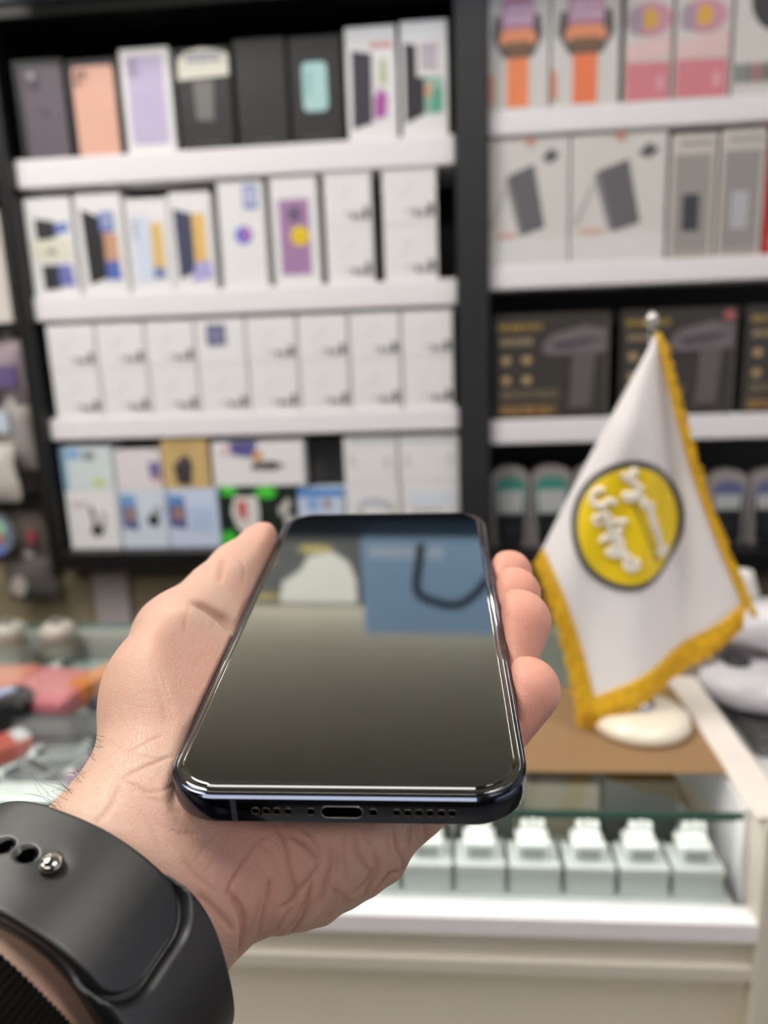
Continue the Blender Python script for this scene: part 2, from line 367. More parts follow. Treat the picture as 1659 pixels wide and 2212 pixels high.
C4(-.747, -.645, z, zt, WBOX, 'white box with black earphone printed on it, bottom left of the cabinet') \
    .dot('pictured_earphone', .56, .32, .013, (44, 42, 44), .012).put('pictured_stem', [(.50, .36), (.58, .36), (.52, .72), (.44, .74)], (96, 92, 92)).put('pictured_stem', [(.66, .36), (.72, .38), (.74, .64), (.68, .64)], (150, 145, 145)).lines('printed_text', .1, .4, .72, .84, 2, (206, 196, 196))
C4(-.641, -.548, z, zt, mat('pale_blue_carton', (214, 224, 238)), 'pale blue box with night-blue picture and black gadget, second on the lowest board') \
    .put('pictured_screen', [(.05, .36), (.38, .30), (.36, .9), (.03, .92)], (96, 100, 156)).put('sky_patch', [(.05, .72), (.36, .70), (.36, .9), (.03, .92)], (110, 160, 214)).put('skin_patch', [(.14, .5), (.3, .46), (.3, .7), (.18, .72)], (180, 140, 120)) \
    .dot('pictured_gadget', .72, .48, .012, (52, 52, 56)).put('pictured_wire', [(.7, .58), (.9, .6), (.9, .72), (.74, .7)], (170, 176, 184))
C4(-.545, -.444, z, zt, mat('sky_blue_carton', (206, 218, 242)), 'light blue box with night-blue picture at its left, third on the lowest board') \
    .put('pictured_screen', [(.04, .36), (.36, .32), (.34, .88), (.02, .9)], (92, 92, 150)).put('sky_patch', [(.04, .74), (.3, .72), (.3, .88), (.02, .9)], (96, 150, 206)).put('skin_patch', [(.12, .5), (.28, .48), (.28, .68), (.16, .7)], (186, 140, 110)).rect('pale_patch', .46, .3, .84, .7, (186, 204, 238), .004)
c = C4(-.439, -.294, z, 1.033, mat('dark_green_carton', (22, 38, 26)), 'dark green box with bright green discs and white shapes on the lowest board')
c.dot('green_disc', .12, .93, .0165, (78, 214, 66), .009).dot('green_disc', .62, .90, .02, (78, 214, 66), .012).dot('green_disc', .08, .14, .015, (70, 200, 60), .016) \
    .put('white_shape', [(.14, .60), (.2, .34), (.36, .12), (.5, .2), (.52, .6), (.5, .84), (.2, .84)], (226, 222, 220)).put('red_mark', [(.24, .5), (.34, .44), (.36, .76), (.22, .76)], (206, 88, 92)) \
    .dot('white_shape', .84, .6, .009, (196, 192, 186), .012).dot('white_shape', .9, .7, .007, (206, 200, 194), .01).dot('white_shape', .92, .42, .010, (196, 192, 186), .014)
C4(-.288, -.199, z, 1.026, mat('ice_blue_carton', (206, 220, 240)), 'white box with bright blue top band, just above the phone top edge') \
    .rect('blue_band', 0, .86, 1, 1, (86, 142, 214)).rect('blue_patch', .2, .62, .46, .84, (146, 182, 226)).rect('grey_patch', .56, .66, .7, .82, (150, 140, 150))
C4(-.195, -.093, z, zt + .004, WBOX, 'white box with grey-blue arch printed on it, lower layer near the centre post') \
    .put('pictured_arch', [(.15, .58), (.3, .72), (.55, .76), (.8, .70), (.9, .56), (.8, .58), (.55, .66), (.3, .62)], (186, 192, 204)).dot('pictured_knob', .27, .5, .006, (150, 146, 150)).dot('pictured_knob', .85, .58, .006, (196, 192, 160))
C4(-.089, .0185, z, zt + .004, WBOX, 'white box with row of small grey marks, lower layer against the centre post') \
    .rect('pale_blue_patch', .1, .62, .92, .86, (224, 230, 242)).lines('printed_text', .2, .7, .5, .58, 1, (176, 172, 170))
C4(-.747, -.645, zt, 1.116, mat('aqua_white_carton', (216, 226, 228)), 'pale aqua box with blue strip, upper layer at the left end of the lowest board') \
    .put('blue_strip', [(.0, .0), (.1, .0), (.1, 1), (0, 1)], (126, 166, 190)).rect('blue_patch', .12, .74, .4, .96, (136, 180, 220)).rect('dark_patch', .46, .72, .66, .9, (130, 136, 140)).dot('lime_spot', .7, .2, .012, (206, 218, 160))
C4(-.640, -.549, zt, 1.108, mat('pinkish_white_carton', (230, 222, 226)), 'pinkish white box with small blue picture, upper layer of the lowest board') \
    .put('pictured_screen', [(.74, .3), (.98, .28), (.98, .68), (.74, .7)], (112, 108, 160)).put('orange_patch', [(.8, .22), (.98, .22), (.98, .34), (.8, .34)], (196, 150, 140))
C4(-.546, -.456, zt, 1.124, mat('tan_carton', (208, 178, 122)), 'tan box with black earbud case printed on it, upper layer of the lowest board') \
    .put('pictured_case', [(.3, .1), (.6, .06), (.66, .5), (.6, .64), (.4, .56), (.24, .5)], (64, 58, 64)).put('pictured_case_lid', [(.26, .44), (.44, .5), (.62, .66), (.5, .72), (.3, .56)], (86, 78, 80)).lines('printed_text', .2, .75, .84, .92, 1, (180, 150, 104))
C4(-.447, -.272, 1.033, 1.118, WBOX, 'wide white box with dark gadget and blue picture, lying on the dark green box') \
    .put('pictured_gadget', [(.42, .38), (.68, .36), (.8, .46), (.66, .56), (.44, .52)], (66, 62, 64)).put('pictured_screen', [(.22, .72), (.46, .64), (.5, 1), (.2, 1)], (92, 88, 150)).put('orange_patch', [(.44, .56), (.56, .6), (.54, .8), (.44, .78)], (208, 160, 100)).put('pink_patch', [(.1, .72), (.2, .74), (.2, .94), (.1, .94)], (226, 200, 200))
Carton(-.268, -.200, 1.027, 1.117, KBOX, 'small black box standing on the blue banded white box', G4, name='accessory_box', y0=1.44).rect('grey_patch', .1, .1, .4, .5, (56, 52, 52))
C4(-.195, -.096, zt + .0045, 1.119, WBOX, 'cream white box with grey circles, upper layer near the centre post').dot('grey_circle', .15, .5, .008, (220, 218, 216), .013).dot('grey_circle', .93 - .12, .45, .008, (218, 214, 212), .012).rect('grey_band', .1, .88, .95, .98, (206, 210, 212))
C4(-.092, .0185, zt + .0045, 1.119, WBOX, 'cream white box with grey circles, upper layer touching the centre post').dot('grey_circle', .12, .45, .008, (220, 216, 216), .013).dot('grey_circle', .86, .5, .008, (222, 218, 218), .011).rect('grey_band', .05, .88, .92, .98, (208, 212, 216))

# right cabinet, first row
G5 = 'smart watch boxes on the top shelf of the right cabinet'; z = 1.662
GB = GBOX
for i, (x0, x1) in enumerate(((.078, .176), (.180, .289))):
    c = Carton(x0, x1, z, 1.858, GB, ['pale box with orange smart watch strap, beside the centre post', 'pale box with orange smart watch strap, second from the centre post'][i], G5, name='watch_box')
    u = [.48, .50][i]
    c.rect('pictured_strap', u - .18, .02, u + .18, .48, (240, 128, 84) if i else (242, 140, 92)).rect('pictured_strap', u - .2, .82, u + .2, 1, (244, 132, 84))
    c.put('pictured_watch', [(u - .24, .40), (u + .24, .40), (u + .42, .56), (u + .38, .72), (u - .38, .72), (u - .42, .56)], (92, 90, 88))
    c.put('pictured_case', [(u - .3, .5), (u + .3, .5), (u + .30, .58), (u + .2, .62), (u - .2, .62), (u - .30, .58)], (232, 150, 110)).rect('pictured_bezel', u - .2, .42, u + .2, .52, (124, 92, 70))
    c.rect('pictured_face', u - .27, .62, u + .27, .84, (190, 142, 172), .004).lines('pictured_digits', u - .2, u + .24, .66, .80, 2, (222, 196, 216))
    c.rect('orange_tab', .0, .06, .07, .28, (226, 150, 120))
for i, (x0, x1) in enumerate(((.299, .372), (.378, .464))):
    c = Carton(x0, x1, z, 1.858, GB, ['pale box with pink blurred picture and orange badge, left of the pair', 'pale box with pink blurred picture and orange badge, right of the pair'][i], 'pink and white watch boxes on the top shelf of the right cabinet', name='watch_box')
    c.rect('pink_field', .02, .01, .96, .30, (214, 130, 142)).put('pale_pink_field', [(.02, .30), (.96, .34), (.96, .5), (.02, .44)], (228, 196, 196))
    c.dot('pictured_watch', .5, .62, .036, (206, 150, 168), .025).dot('pictured_badge', .5, .62, .013, (222, 172, 70), .015).dot('grey_patch', .2, .62, .012, (170, 150, 172), .02).rect('small_mark', .7, .08, .84, .2, (226, 170, 178), .003).rect('orange_mark', .36, .92, .5, .98, (226, 180, 140))
c = Carton(.470, .58, z, 1.858, GB, 'grey box with large round black badge, at the right edge on the top shelf', 'smart watch boxes on the top shelf of the right cabinet', name='watch_box')
c.dot('black_badge', .62, .72, .046, (56, 56, 58), .05).put('badge_glint', [(.35, .82), (.6, .70), (.7, .76), (.4, .92)], (190, 188, 186))
for k in range(7):
    c.rect('colour_chip', .04 + k * .13, .1, .12 + k * .13, .24, [(90, 96, 92), (70, 70, 74), (150, 60, 64), (66, 80, 70), (60, 60, 62), (70, 76, 120), (80, 80, 80)][k])
# second row
G6 = 'power bank boxes on the second shelf of the right cabinet'; z = 1.414
for i, (x0, x1) in enumerate(((.078, .2115), (.215, .372))):
    c = Carton(x0, x1, z, 1.617, GB, ['pale grey box with dark power bank and red lettering, beside the centre post', 'pale grey box with dark power bank and red lettering, second from the centre post'][i], G6, name='power_bank_box')
    u = .42 if i == 0 else .46
    c.put('pictured_power_bank', [(u - .18, .72), (u + .14, .80), (u + .28, .30), (u - .0, .24)][::-1], (104, 102, 106)).put('pictured_side', [(u - .18, .72), (u - .0, .24), (u - .05, .25), (u - .22, .68)], (140, 138, 142))
    c.put('pictured_cord', [(u - .44, .3), (u - .24, .62), (u - .2, .62), (u - .38, .3)], (182, 179, 178)).put('pictured_plug', [(u + .24, .84), (u + .34, .80), (u + .46, .86), (u + .34, .92)], (96, 95, 100))
    c.lines('red_lettering', .1, .34, .22, .28, 1, (228, 176, 168)).lines('red_lettering', .02, .40, .04, .10, 1, (226, 168, 160)).lines('red_lettering', .68, .95, .10, .18, 1, (228, 180, 172)).rect('red_tab', .46, .95, .56, 1, (210, 150, 130)).rect('pale_foot', 0, 0, 1, .2, (222, 220, 218))
for i, (x0, x1) in enumerate(((.379, .4525), (.459, .531))):
    c = Carton(x0, x1, z, [1.610, 1.612][i], mat('cream_carton', (206, 200, 194)), ['narrow pale box with grey panel and dark rectangle, right of the power bank boxes', 'narrow pale box with grey panel and light rectangle, beside the red box'][i], 'narrow accessory boxes on the second shelf of the right cabinet', name='accessory_box')
    c.rect('grey_panel', .08, .05, .9, .84, (158, 151, 147) if i == 0 else (152, 147, 144)).rect('pictured_case', .28, .22, .66, .52, (64, 66, 74) if i == 0 else (184, 184, 190), .002).lines('printed_text', .2, .9, .9, .95, 1, (150, 146, 142)).rect('grey_foot', .08, .0, .9, .07, (172, 162, 154))
c = Carton(.536, .61, z, 1.582, mat('red_carton', (196, 44, 44)), 'bright red box at the right edge of the second shelf', 'narrow accessory boxes on the second shelf of the right cabinet', name='accessory_box')
c.lines('printed_text', .1, .9, .06, .18, 2, (226, 150, 150))
# third row: dark hair dryer boxes
G7 = 'dark hair dryer boxes with gold lettering'; z = 1.146
DB = mat('dark_grey_carton', (62, 59, 56), .4, var=.08)
for i, (x0, x1) in enumerate(((.083, .287), (.306, .503), (.517, .72))):
    c = Carton(x0, x1, z, 1.331, DB, ['dark box with pictured hair dryer and gold lettering, beside the centre post', 'dark box with pictured hair dryer and a red corner dot, behind the flag tip', 'dark box with gold lettering, cut by the right edge of the photo'][i], G7, name='hair_dryer_box')
    c.lines('gold_heading', .04, .42, .84, .93, 1, (150, 124, 56)).lines('tan_lettering', .06, .34, .70, .80, 1, (150, 132, 104))
    for a in range(2):
        for b in range(2):
            c.dot('gold_icon', .11 + a * .18, .57 - b * .19, .0085, (176, 148, 110), .0075)
    c.lines('tan_lettering', .06, .58, .20, .29, 2, (128, 112, 92)).lines('gold_foot_text', .05, .54, .04, .14, 2, (170, 132, 78))
    c.put('pictured_barrel', [(.42, .70), (.50, .80), (.78, .88), (.98, .84), (.98, .62), (.8, .62), (.55, .60), (.44, .62)][::-1], (112, 104, 108)).put('pictured_grip', [(.66, .10), (.84, .10), (.88, .62), (.68, .64)], (98, 91, 93)).put('pictured_shade', [(.5, .72), (.75, .76), (.95, .76), (.8, .70), (.55, .66)], (78, 72, 82))
    c.rect('silver_edge', .965, .06, .985, .94, (96, 92, 88))
    if i == 1: c.dot('red_dot', .92, .92, .009, (176, 96, 96))
# fourth row: blister packs with arched tops
def blister(x0, x1, z0, z1, colp, label, group):
    w = x1 - x0; cx = (x0 + x1) / 2
    arc = [(x0, z0), (x1, z0), (x1, z1 - .022)] + [(cx + w / 2 * math.cos(math.radians(a)), z1 - .022 + .022 * math.sin(math.radians(a))) for a in range(15, 180, 15)] + [(x0, z1 - .022)]
    o = mobj('blister_pack', *prism_y(arc, 1.43, 1.455), mat('frosted_plastic', (150, 144, 142), .25, coat=.3))
    props(o, label, 'pack', group)
    inner = [(x0 + .008, z0 + .085), (x1 - .008, z0 + .085), (x1 - .008, z1 - .036)] + [(cx + (w / 2 - .008) * math.cos(math.radians(a)), z1 - .036 + .016 * math.sin(math.radians(a))) for a in range(15, 180, 15)] + [(x0 + .008, z1 - .036)]
    mobj('card_panel', *prism_y(inner, 1.4285, 1.4302), cm(colp), o)
    mobj('grey_sticker', *prism_y(rrect(x0 + .012, x1 - .012, z0 + .066, z1 - .046, .004), 1.4275, 1.429), cm((182, 184, 184)), o)
    mobj('card_base', *prism_y([(x0 + .008, z0 + .045), (x1 - .008, z0 + .045), (x1 - .008, z0 + .086), (x0 + .008, z0 + .086)], 1.4282, 1.4302), cm(tuple(int(k * .35) for k in colp)), o)
    mobj('dark_item', *prism_y(rrect(x0 + .011, x1 - .011, z0 + .003, z0 + .062, .01), 1.422, 1.4303), cm((34, 34, 40), .3), o)
    mobj('item_button', *prism_y(disc(cx, z0 + .035, .008, .009), 1.4212, 1.4225), cm((52, 52, 58), .3), o)
GT = 'arched blister packs on the lowest board of the right cabinet'
for i, (a, b) in enumerate(((.080, .150), (.155, .229), (.234, .306), (.312, .384))):
    blister(a, b, .9003, 1.056, (62, 136, 124), ['arched blister pack with teal card, beside the centre post', 'arched blister pack with teal card, second from the centre post', 'arched blister pack with teal card, mostly hidden by the flag', 'arched blister pack with teal card, fully behind the flag'][i], GT)
for i, (a, b) in enumerate(((.400, .470), (.478, .548), (.554, .626))):
    blister(a, b, .9003, 1.040, (96, 100, 138), ['arched blister pack with lilac card, just behind the flag fringe', 'arched blister pack with lilac card, right of the flag', 'arched blister pack with lilac card, at the right edge of the photo'][i], GT)

# far-left rack goods
GL = 'goods on the rack at the left edge'
c = Carton(-.93, -.803, 1.3525, 1.55, mat('offwhite_carton', (222, 214, 210)), 'plain off-white box at the left edge beside the black side panel', GL, name='accessory_box'); c.lines('printed_text', .5, .9, .7, .8, 2, (196, 186, 184))
def pouch(x0, x1, z0, z1, y, m, label, parts):
    n = 7; V = []; Fc = []
    for s in (-1, 1):
        for j in range(n):
            for i in range(n):
                u, v = i / (n - 1), j / (n - 1)
                bul = .018 * (math.sin(math.pi * u) * math.sin(math.pi * v)) ** .5 + .001
                V.append((x0 + u * (x1 - x0) + .004 * math.sin(7 * v), y + s * bul + .002 * math.sin(9 * u + 5 * v), z0 + v * (z1 - z0)))
    for s in range(2):
        for j in range(n - 1):
            for i in range(n - 1):
                a = s * n * n + j * n + i; q = (a, a + 1, a + n + 1, a + n); Fc.append(q if s == 0 else q[::-1])
    o = mobj('hanging_pouch', V, Fc, m, smooth=True); props(o, label, 'pouch', GL)
    for nm, poly, c in parts: mobj(nm, *prism_y(poly, y - .024, y - .0185), cm(c), o)
    mobj('hang_tab', *prism_y([((x0 + x1) / 2 - .012, z1 - .004), ((x0 + x1) / 2 + .012, z1 - .004), ((x0 + x1) / 2 + .008, z1 + .012), ((x0 + x1) / 2 - .008, z1 + .012)], y - .001, y + .001), cm((190, 186, 182)), o)
pouch(-.95, -.86, 1.19, 1.31, 1.40, mat('clear_grey_film', (176, 166, 168), .3), 'grey film pouch with pale card at the left edge under the white box', [('pale_card', [(-.94, 1.2), (-.875, 1.2), (-.875, 1.27), (-.94, 1.27)], (226, 214, 214))])
pouch(-.862, -.792, 1.20, 1.325, 1.42, mat('mauve_film', (156, 140, 150), .3), 'mauve pouch with purple card beside the black side panel', [('purple_card', [(-.85, 1.235), (-.808, 1.235), (-.808, 1.275), (-.85, 1.275)], (104, 84, 132))])
pouch(-.87, -.795, 1.075, 1.20, 1.41, mat('grey_beige_film', (158, 150, 146), .3), 'greyish beige pouch with pale blue item below the mauve pouch', [('pale_item', [(-.855, 1.15), (-.83, 1.15), (-.83, 1.19), (-.855, 1.19)], (196, 206, 220))])
pouch(-.90, -.82, 1.02, 1.13, 1.375, mat('offwhite_film', (206, 198, 190), .3), 'off-white slanted pouch with black trim at the left edge', [('black_trim', [(-.9, 1.03), (-.885, 1.02), (-.85, 1.09), (-.87, 1.1)], (40, 38, 38))])
pouch(-.91, -.80, .885, .995, 1.42, mat('brown_net', (104, 92, 84), .7), 'brown netted pouch behind the shiny disc at the left edge', [('red_tag', [(-.83, .93), (-.815, .93), (-.815, .955), (-.83, .955)], (160, 66, 84))])
pouch(-.89, -.79, .81, .90, 1.405, mat('dark_grey_net', (84, 80, 78), .7), 'dark grey netted pouch with pale flower under the shiny disc', [('pale_flower', disc(-.855, .845, .016, .02), (176, 168, 160))])
dz = mobj('shiny_disc', *prism_y(disc(-.885, .955, .042, .042, 40), 1.372, 1.375), mat('disc_silver', (176, 190, 214), .15, metal=.6)); props(dz, 'round iridescent disc with red and green glints at the left edge', 'disc', None)
for nm, q, c in (('red_glint', disc(-.878, .948, .011), (216, 120, 112)), ('green_glint', disc(-.868, .968, .010, .014), (160, 206, 176)), ('blue_rim', disc(-.885, .924, .024, .010), (120, 136, 206)), ('aqua_glint', disc(-.9, .975, .018, .012), (150, 196, 214)), ('pink_glint', disc(-.905, .945, .009), (196, 140, 176))):
    mobj(nm, *prism_y(q, 1.3712, 1.3722), cm(c, .2), dz)

# ------------------------------------------------------------------ glass counter
CZ = .95
ct = empty('display_counter', (-.3, .7, 0), 'white and glass display counter running across the shop in front of the cabinets', 'counter')
BEI = mat('beige_panel', (238, 228, 207), .45, var=.06, scale=9)
BEI2 = mat('beige_trim', (218, 210, 196), .4, var=.05, scale=9)
box('glass_top', -1.3, .212, .517, .905, CZ - .006, CZ, [GLASS], ct)
V, Fc = box_vf(-1.3, .212, .5165, .5172, CZ - .006, CZ); mobj('glass_top_edge', V, Fc, GEDGE, ct)
box('glass_back_edge', -1.3, .212, .9052, .9062, CZ - .006, CZ, GEDGE, ct)
box('glass_front', -1.3, .207, .519, .523, .8675, CZ - .006, [GLASS], ct)
box('glass_front_rim', -1.3, .207, .5185, .5235, CZ - .0085, CZ - .0062, GEDGE, ct)
box('case_floor', -1.3, .212, .524, .90, .855, .866, mat('case_floor_white', (214, 218, 216), .3), ct)
box('front_ledge', -1.3, .225, .503, .523, .848, .867, mat('bright_ledge', (244, 240, 242), .35), ct, b=.002)
box('recess_board', -1.3, .225, .512, .53, .826, .848, BEI2, ct)
box('lower_ledge', -1.3, .225, .505, .53, .812, .826, BEI2, ct, b=.0015)
box('front_panel', -1.3, .222, .518, .53, .04, .812, BEI, ct)
box('plinth', -1.3, .22, .53, .88, 0, .08, mat('dark_plinth', (60, 56, 52)), ct)
box('back_panel', -1.3, .212, .885, .905, .08, CZ - .0065, mat('grey_green_back', (150, 150, 142), .5), ct)
box('corner_post', .222, .242, .503, .53, 0, CZ - .001, BEI2, ct, b=.0015)
box('side_panel', .218, .228, .531, .905, .08, CZ - .0065, WHITEL, ct)
box('side_beam', .216, .244, .505, .905, CZ - .0005, CZ + .006, mat('cream_beam', (236, 228, 220), .4), ct, b=.002)
# side counter to the right
sc2 = empty('side_counter', (.5, .7, 0), 'white side counter at the right edge beyond the cream beam', 'counter')
box('counter_top', .246, 1.2, .49, 1.1, .885, .91, mat('white_counter_top', (228, 226, 228), .35), sc2, b=.002)
box('counter_body', .25, 1.2, .51, 1.08, 0, .885, mat('dark_side_body', (70, 66, 62), .5), sc2)

# unseen light strip added under the front glass edge to brighten the case
sl = box('added_light_strip', -1.28, .205, .5245, .5285, CZ - .0125, CZ - .0088, mat('added_strip_glow', (240, 240, 240), emit=(1, .98, .95, 1), estr=9), ct)
# chargers in the case
GC = 'white charger cartons standing in the glass case'
PL = mat('glossy_white_plastic', (232, 232, 230), .25, var=.02)
CW = mat('grey_white_carton', (206, 210, 212), .4, var=.04)
def charger(x0, x1, y0, zb, label, grp=GC):
    w = x1 - x0; cx = (x0 + x1) / 2
    t = empty('charger_box', (cx, y0 + .02, zb), label, 'charger', grp)
    zt_ = zb + .025
    box('carton', x0, x1, y0, y0 + .034, zb + .0002, zt_, CW, t, b=.001)
    mobj('carton_rim', *join_vf([box_vf(x0 - .0004, x1 + .0004, y0 - .0006, y0 + .001, zt_ - .004, zt_ + .0012), box_vf(x0, x0 + .002, y0 + .001, y0 + .032, zt_ - .001, zt_ + .0012), box_vf(x1 - .002, x1, y0 + .001, y0 + .032, zt_ - .001, zt_ + .0012)]), PL, t)
    a = box('adapter', cx - w * .34, cx + w * .34, y0 + .008, y0 + .030, zt_ - .002, zt_ + .016, PL, t, b=.002)
    mobj('socket_face', *prism_y(rrect(cx - w * .22, cx + w * .22, zt_ + .003, zt_ + .012, .002), y0 + .0072, y0 + .0082), cm((176, 180, 178)), t)
    box('adapter_neck', cx - w * .24, cx + w * .24, y0 + .012, y0 + .028, zt_ + .0158, zt_ + .021, PL, t, b=.0015)
    for s in (-1, 0, 1):
        box('pin', cx + s * w * .17 - .0022, cx + s * w * .17 + .0022, y0 + .016, y0 + .021, zt_ + .0208, zt_ + (.029 if s else .033), PL, t)
xs = [(-.084, -.046), (-.042, -.004), (0, .038), (.042, .081), (.086, .123), (.127, .164), (.168, .205)]
names = ['leftmost white charger carton visible under the hand', 'white charger carton just right of the hand, under the phone corner', 'white charger carton below the right corner of the phone', 'white charger carton, fourth from the right in the glass case', 'white charger carton, third from the right in the glass case', 'white charger carton, second from the right in the glass case', 'white charger carton at the right end of the glass case']
for (a, b), n in zip(xs, names): charger(a, b, .5275, .866, n)
# dark goods deeper in the case, seen through the top glass
for i, (a, b, y, h, c, lab) in enumerate(((-.075, -.005, .567, .074, (52, 54, 52), 'charcoal box deep in the glass case behind the leftmost charger cartons'), (.0, .05, .566, .0755, (66, 68, 64), 'dark grey box deep in the glass case below the cardboard'), (.055, .118, .568, .072, (112, 106, 92), 'taupe box deep in the glass case below the cardboard'), (.121, .18, .566, .076, (44, 48, 46), 'black box deep in the glass case near the corner post'))):
    o = box('accessory_box', a, b, y, y + .04, .8662, .866 + h, cm(c), b=.001); props(o, lab, 'box', 'boxes deep in the glass case'); mobj('printed_label', *prism_y([(a + .01, .875), (b - .01, .875), (b - .01, .890), (a + .01, .890)], y - .0006, y + .0002), cm((150, 150, 146)), o)

# goods lying in the left part of the case (phone cases and blister cards, lying flat)
def slab(name, cx, cy, w, l, h, ang, zb, c, label, cat, grp, r=.006, det=None, rough=.3):
    a = math.radians(ang); ca, sa = math.cos(a), math.sin(a)
    P = rrect(-w / 2, w / 2, -l / 2, l / 2, r, 4)
    n = len(P)
    tr = lambda x, y: (cx + ca * x - sa * y, cy + sa * x + ca * y)
    def build(P, z0, z1, b=.0012):
        V = []
        for zz, s in ((z0, 0), (z1 - b, 0), (z1, b)):
            for x, y in P:
                f = 1 - s / max(w, l) * 2; V.append(tr(x * f, y * f) + (zz,))
        m = len(P)
        Fc = [tuple(reversed(range(m))), tuple(range(2 * m, 3 * m))]
        for k in range(2):
            for i in range(m): Fc.append((k * m + i, k * m + (i + 1) % m, (k + 1) * m + (i + 1) % m, (k + 1) * m + i))
        return V, Fc
    o = mobj(name, *build(P, zb, zb + h), cm(c, rough)); props(o, label, cat, grp)
    for nm, (x0, x1, y0, y1), cc in (det or []):
        mobj(nm, *build(rrect(x0 * w, x1 * w, y0 * l, y1 * l, min(.003, (x1 - x0) * w / 3, (y1 - y0) * l / 3), 3), zb + h - .0005, zb + h + .0008, .0003), cm(cc, rough), o)
    return o
GI = 'accessories lying in the left part of the glass case'
box('inner_shelf', -1.28, -.225, .530, .884, .899, .905, mat('pale_shelf', (150, 156, 154), .25), ct)
box('shelf_edge', -1.28, -.225, .5285, .530, .899, .905, GEDGE, ct)
zc = .9053
slab('phone_case', -.461, .780, .085, .085, .020, -8, zc, (222, 128, 140), 'pink phone case box lying in the glass case', 'box', GI, det=[('printed_panel', (-.4, .4, -.35, .35), (228, 146, 150))])
slab('phone_case', -.405, .815, .030, .10, .024, -28, zc, (226, 136, 72), 'orange phone case box leaning over the pink one in the glass case', 'box', GI, det=[('printed_panel', (-.3, .3, -.4, .4), (232, 150, 90))])
slab('phone_case', -.380, .795, .014, .10, .012, -28, zc, (44, 50, 72), 'dark navy case lying beside the orange one in the glass case', 'case', GI, det=[('logo_mark', (-.2, .2, -.1, .1), (70, 78, 104))])
slab('phone_case', -.552, .820, .085, .06, .012, 5, zc, (222, 132, 112), 'coral case box at the left edge of the glass case', 'box', GI, det=[('printed_panel', (-.4, .4, -.35, .35), (230, 156, 136))])
slab('tablet_case', -.410, .703, .105, .05, .010, -3, zc, (70, 66, 76), 'dark grey flat case in front of the pink box in the glass case', 'case', GI, det=[('grey_panel', (-.4, .4, -.35, .35), (100, 98, 104))])
slab('mouse', -.497, .722, .050, .085, .028, -35, zc, (30, 32, 36), 'black rounded gadget with pale blue glint at the left edge of the glass case', 'gadget', GI, r=.02, det=[('pale_glint', (-.45, -.05, .05, .35), (176, 184, 220))])  # pale blue glint painted on as a thin raised patch
slab('earphone_pack', -.450, .660, .035, .05, .016, -40, zc, (198, 96, 88), 'red packet with white end at the left edge of the glass case', 'packet', GI, det=[('white_end', (-.4, .4, .2, .48), (210, 208, 212))])
for i, (x, y, w, l, an, c) in enumerate(((-.389, .655, .06, .035, 12, (160, 162, 166)), (-.399, .612, .05, .04, -30, (140, 140, 146)), (-.345, .700, .03, .045, 25, (126, 130, 128)), (-.343, .628, .035, .04, -15, (190, 160, 180)), (-.455, .855, .09, .035, 4, (176, 190, 184)), (-.36, .85, .06, .04, -12, (160, 172, 164)), (-.565, .755, .05, .05, 20, (190, 190, 204)), (-.338, .765, .04, .06, -6, (150, 154, 146)), (-.30, .835, .05, .06, 15, (150, 168, 172)))):
    slab('earphone_pack', x, y, w, l, .010 + .002 * (i % 3), an, zc, c,
         ['silvery packet lying nearest the front glass, left of the wrist', 'grey packet tilted at the front left of the glass case', 'grey-green packet lying close to the thumb base', 'pinkish packet lying right beside the wrist', 'pale green packet behind the pink box', 'grey-green packet behind the coral box', 'white packet at the left edge of the glass case', 'pale packet beside the navy case', 'bluish packet at the back of the glass case'][i],
         'packet', 'small packets lying in the glass case', det=[('printed_panel', (-.35, .3, -.35, .1), tuple(max(0, int(k * .82)) for k in c)), ('dark_line', (-.3, .35, .2, .4), tuple(int(k * .35) for k in c)), ('bright_tab', (-.45, -.2, -.45, .1), (226, 226, 230))])
# goods on the lower glass shelf front: blue box
o = box('accessory_box', -.390, -.330, .532, .56, .9053, .940, cm((226, 226, 228)), b=.001); props(o, 'white box with blue front print in the case beside the watch strap', 'box', GI)
mobj('blue_panel', *prism_y([(-.387, .907), (-.335, .907), (-.335, .928), (-.387, .928)], .5312, .5322), cm((58, 132, 182)), o)
for i, (x, c, lab) in enumerate(((-.52, (178, 170, 160), 'grey-beige gadget standing at the back of the glass counter'), (-.585, (170, 166, 156), 'taupe gadget standing at the back left of the glass counter'))):
    V, Fc = lathe([(.014, CZ + .0002), (.020, CZ + .003), (.022, CZ + .012), (.016, CZ + .018), (.004, CZ + .020)], x + .03, .86, 24)
    o = mobj('round_gadget', V, Fc, cm(c, .4), smooth=True); props(o, lab, 'gadget', 'round gadgets on the glass counter')
    mobj('gadget_cap', *lathe([(.007, CZ + .0195), (.007, CZ + .024), (.003, CZ + .025)], x + .03, .86, 16), cm((120, 116, 110)), o)

# cardboard sheet and the beige box at the back of it
cb = slab('cardboard_sheet', .147, .643, .187, .150, .003, 0, CZ + .0002, (150, 118, 82), 'brown cardboard sheet lying on the glass counter under the flag', 'cardboard', None, r=.002, rough=.8)
o = box('cardboard_box', .15, .262, .735, .80, CZ + .0002, CZ + .058, mat('taupe_carton', (150, 138, 124), .6), b=.0015); props(o, 'taupe box standing behind the flag stand on the glass counter', 'box')
mobj('box_flap', *box_vf(.152, .26, .733, .736, CZ + .046, CZ + .0565), mat('taupe_flap', (134, 120, 106), .6), o)

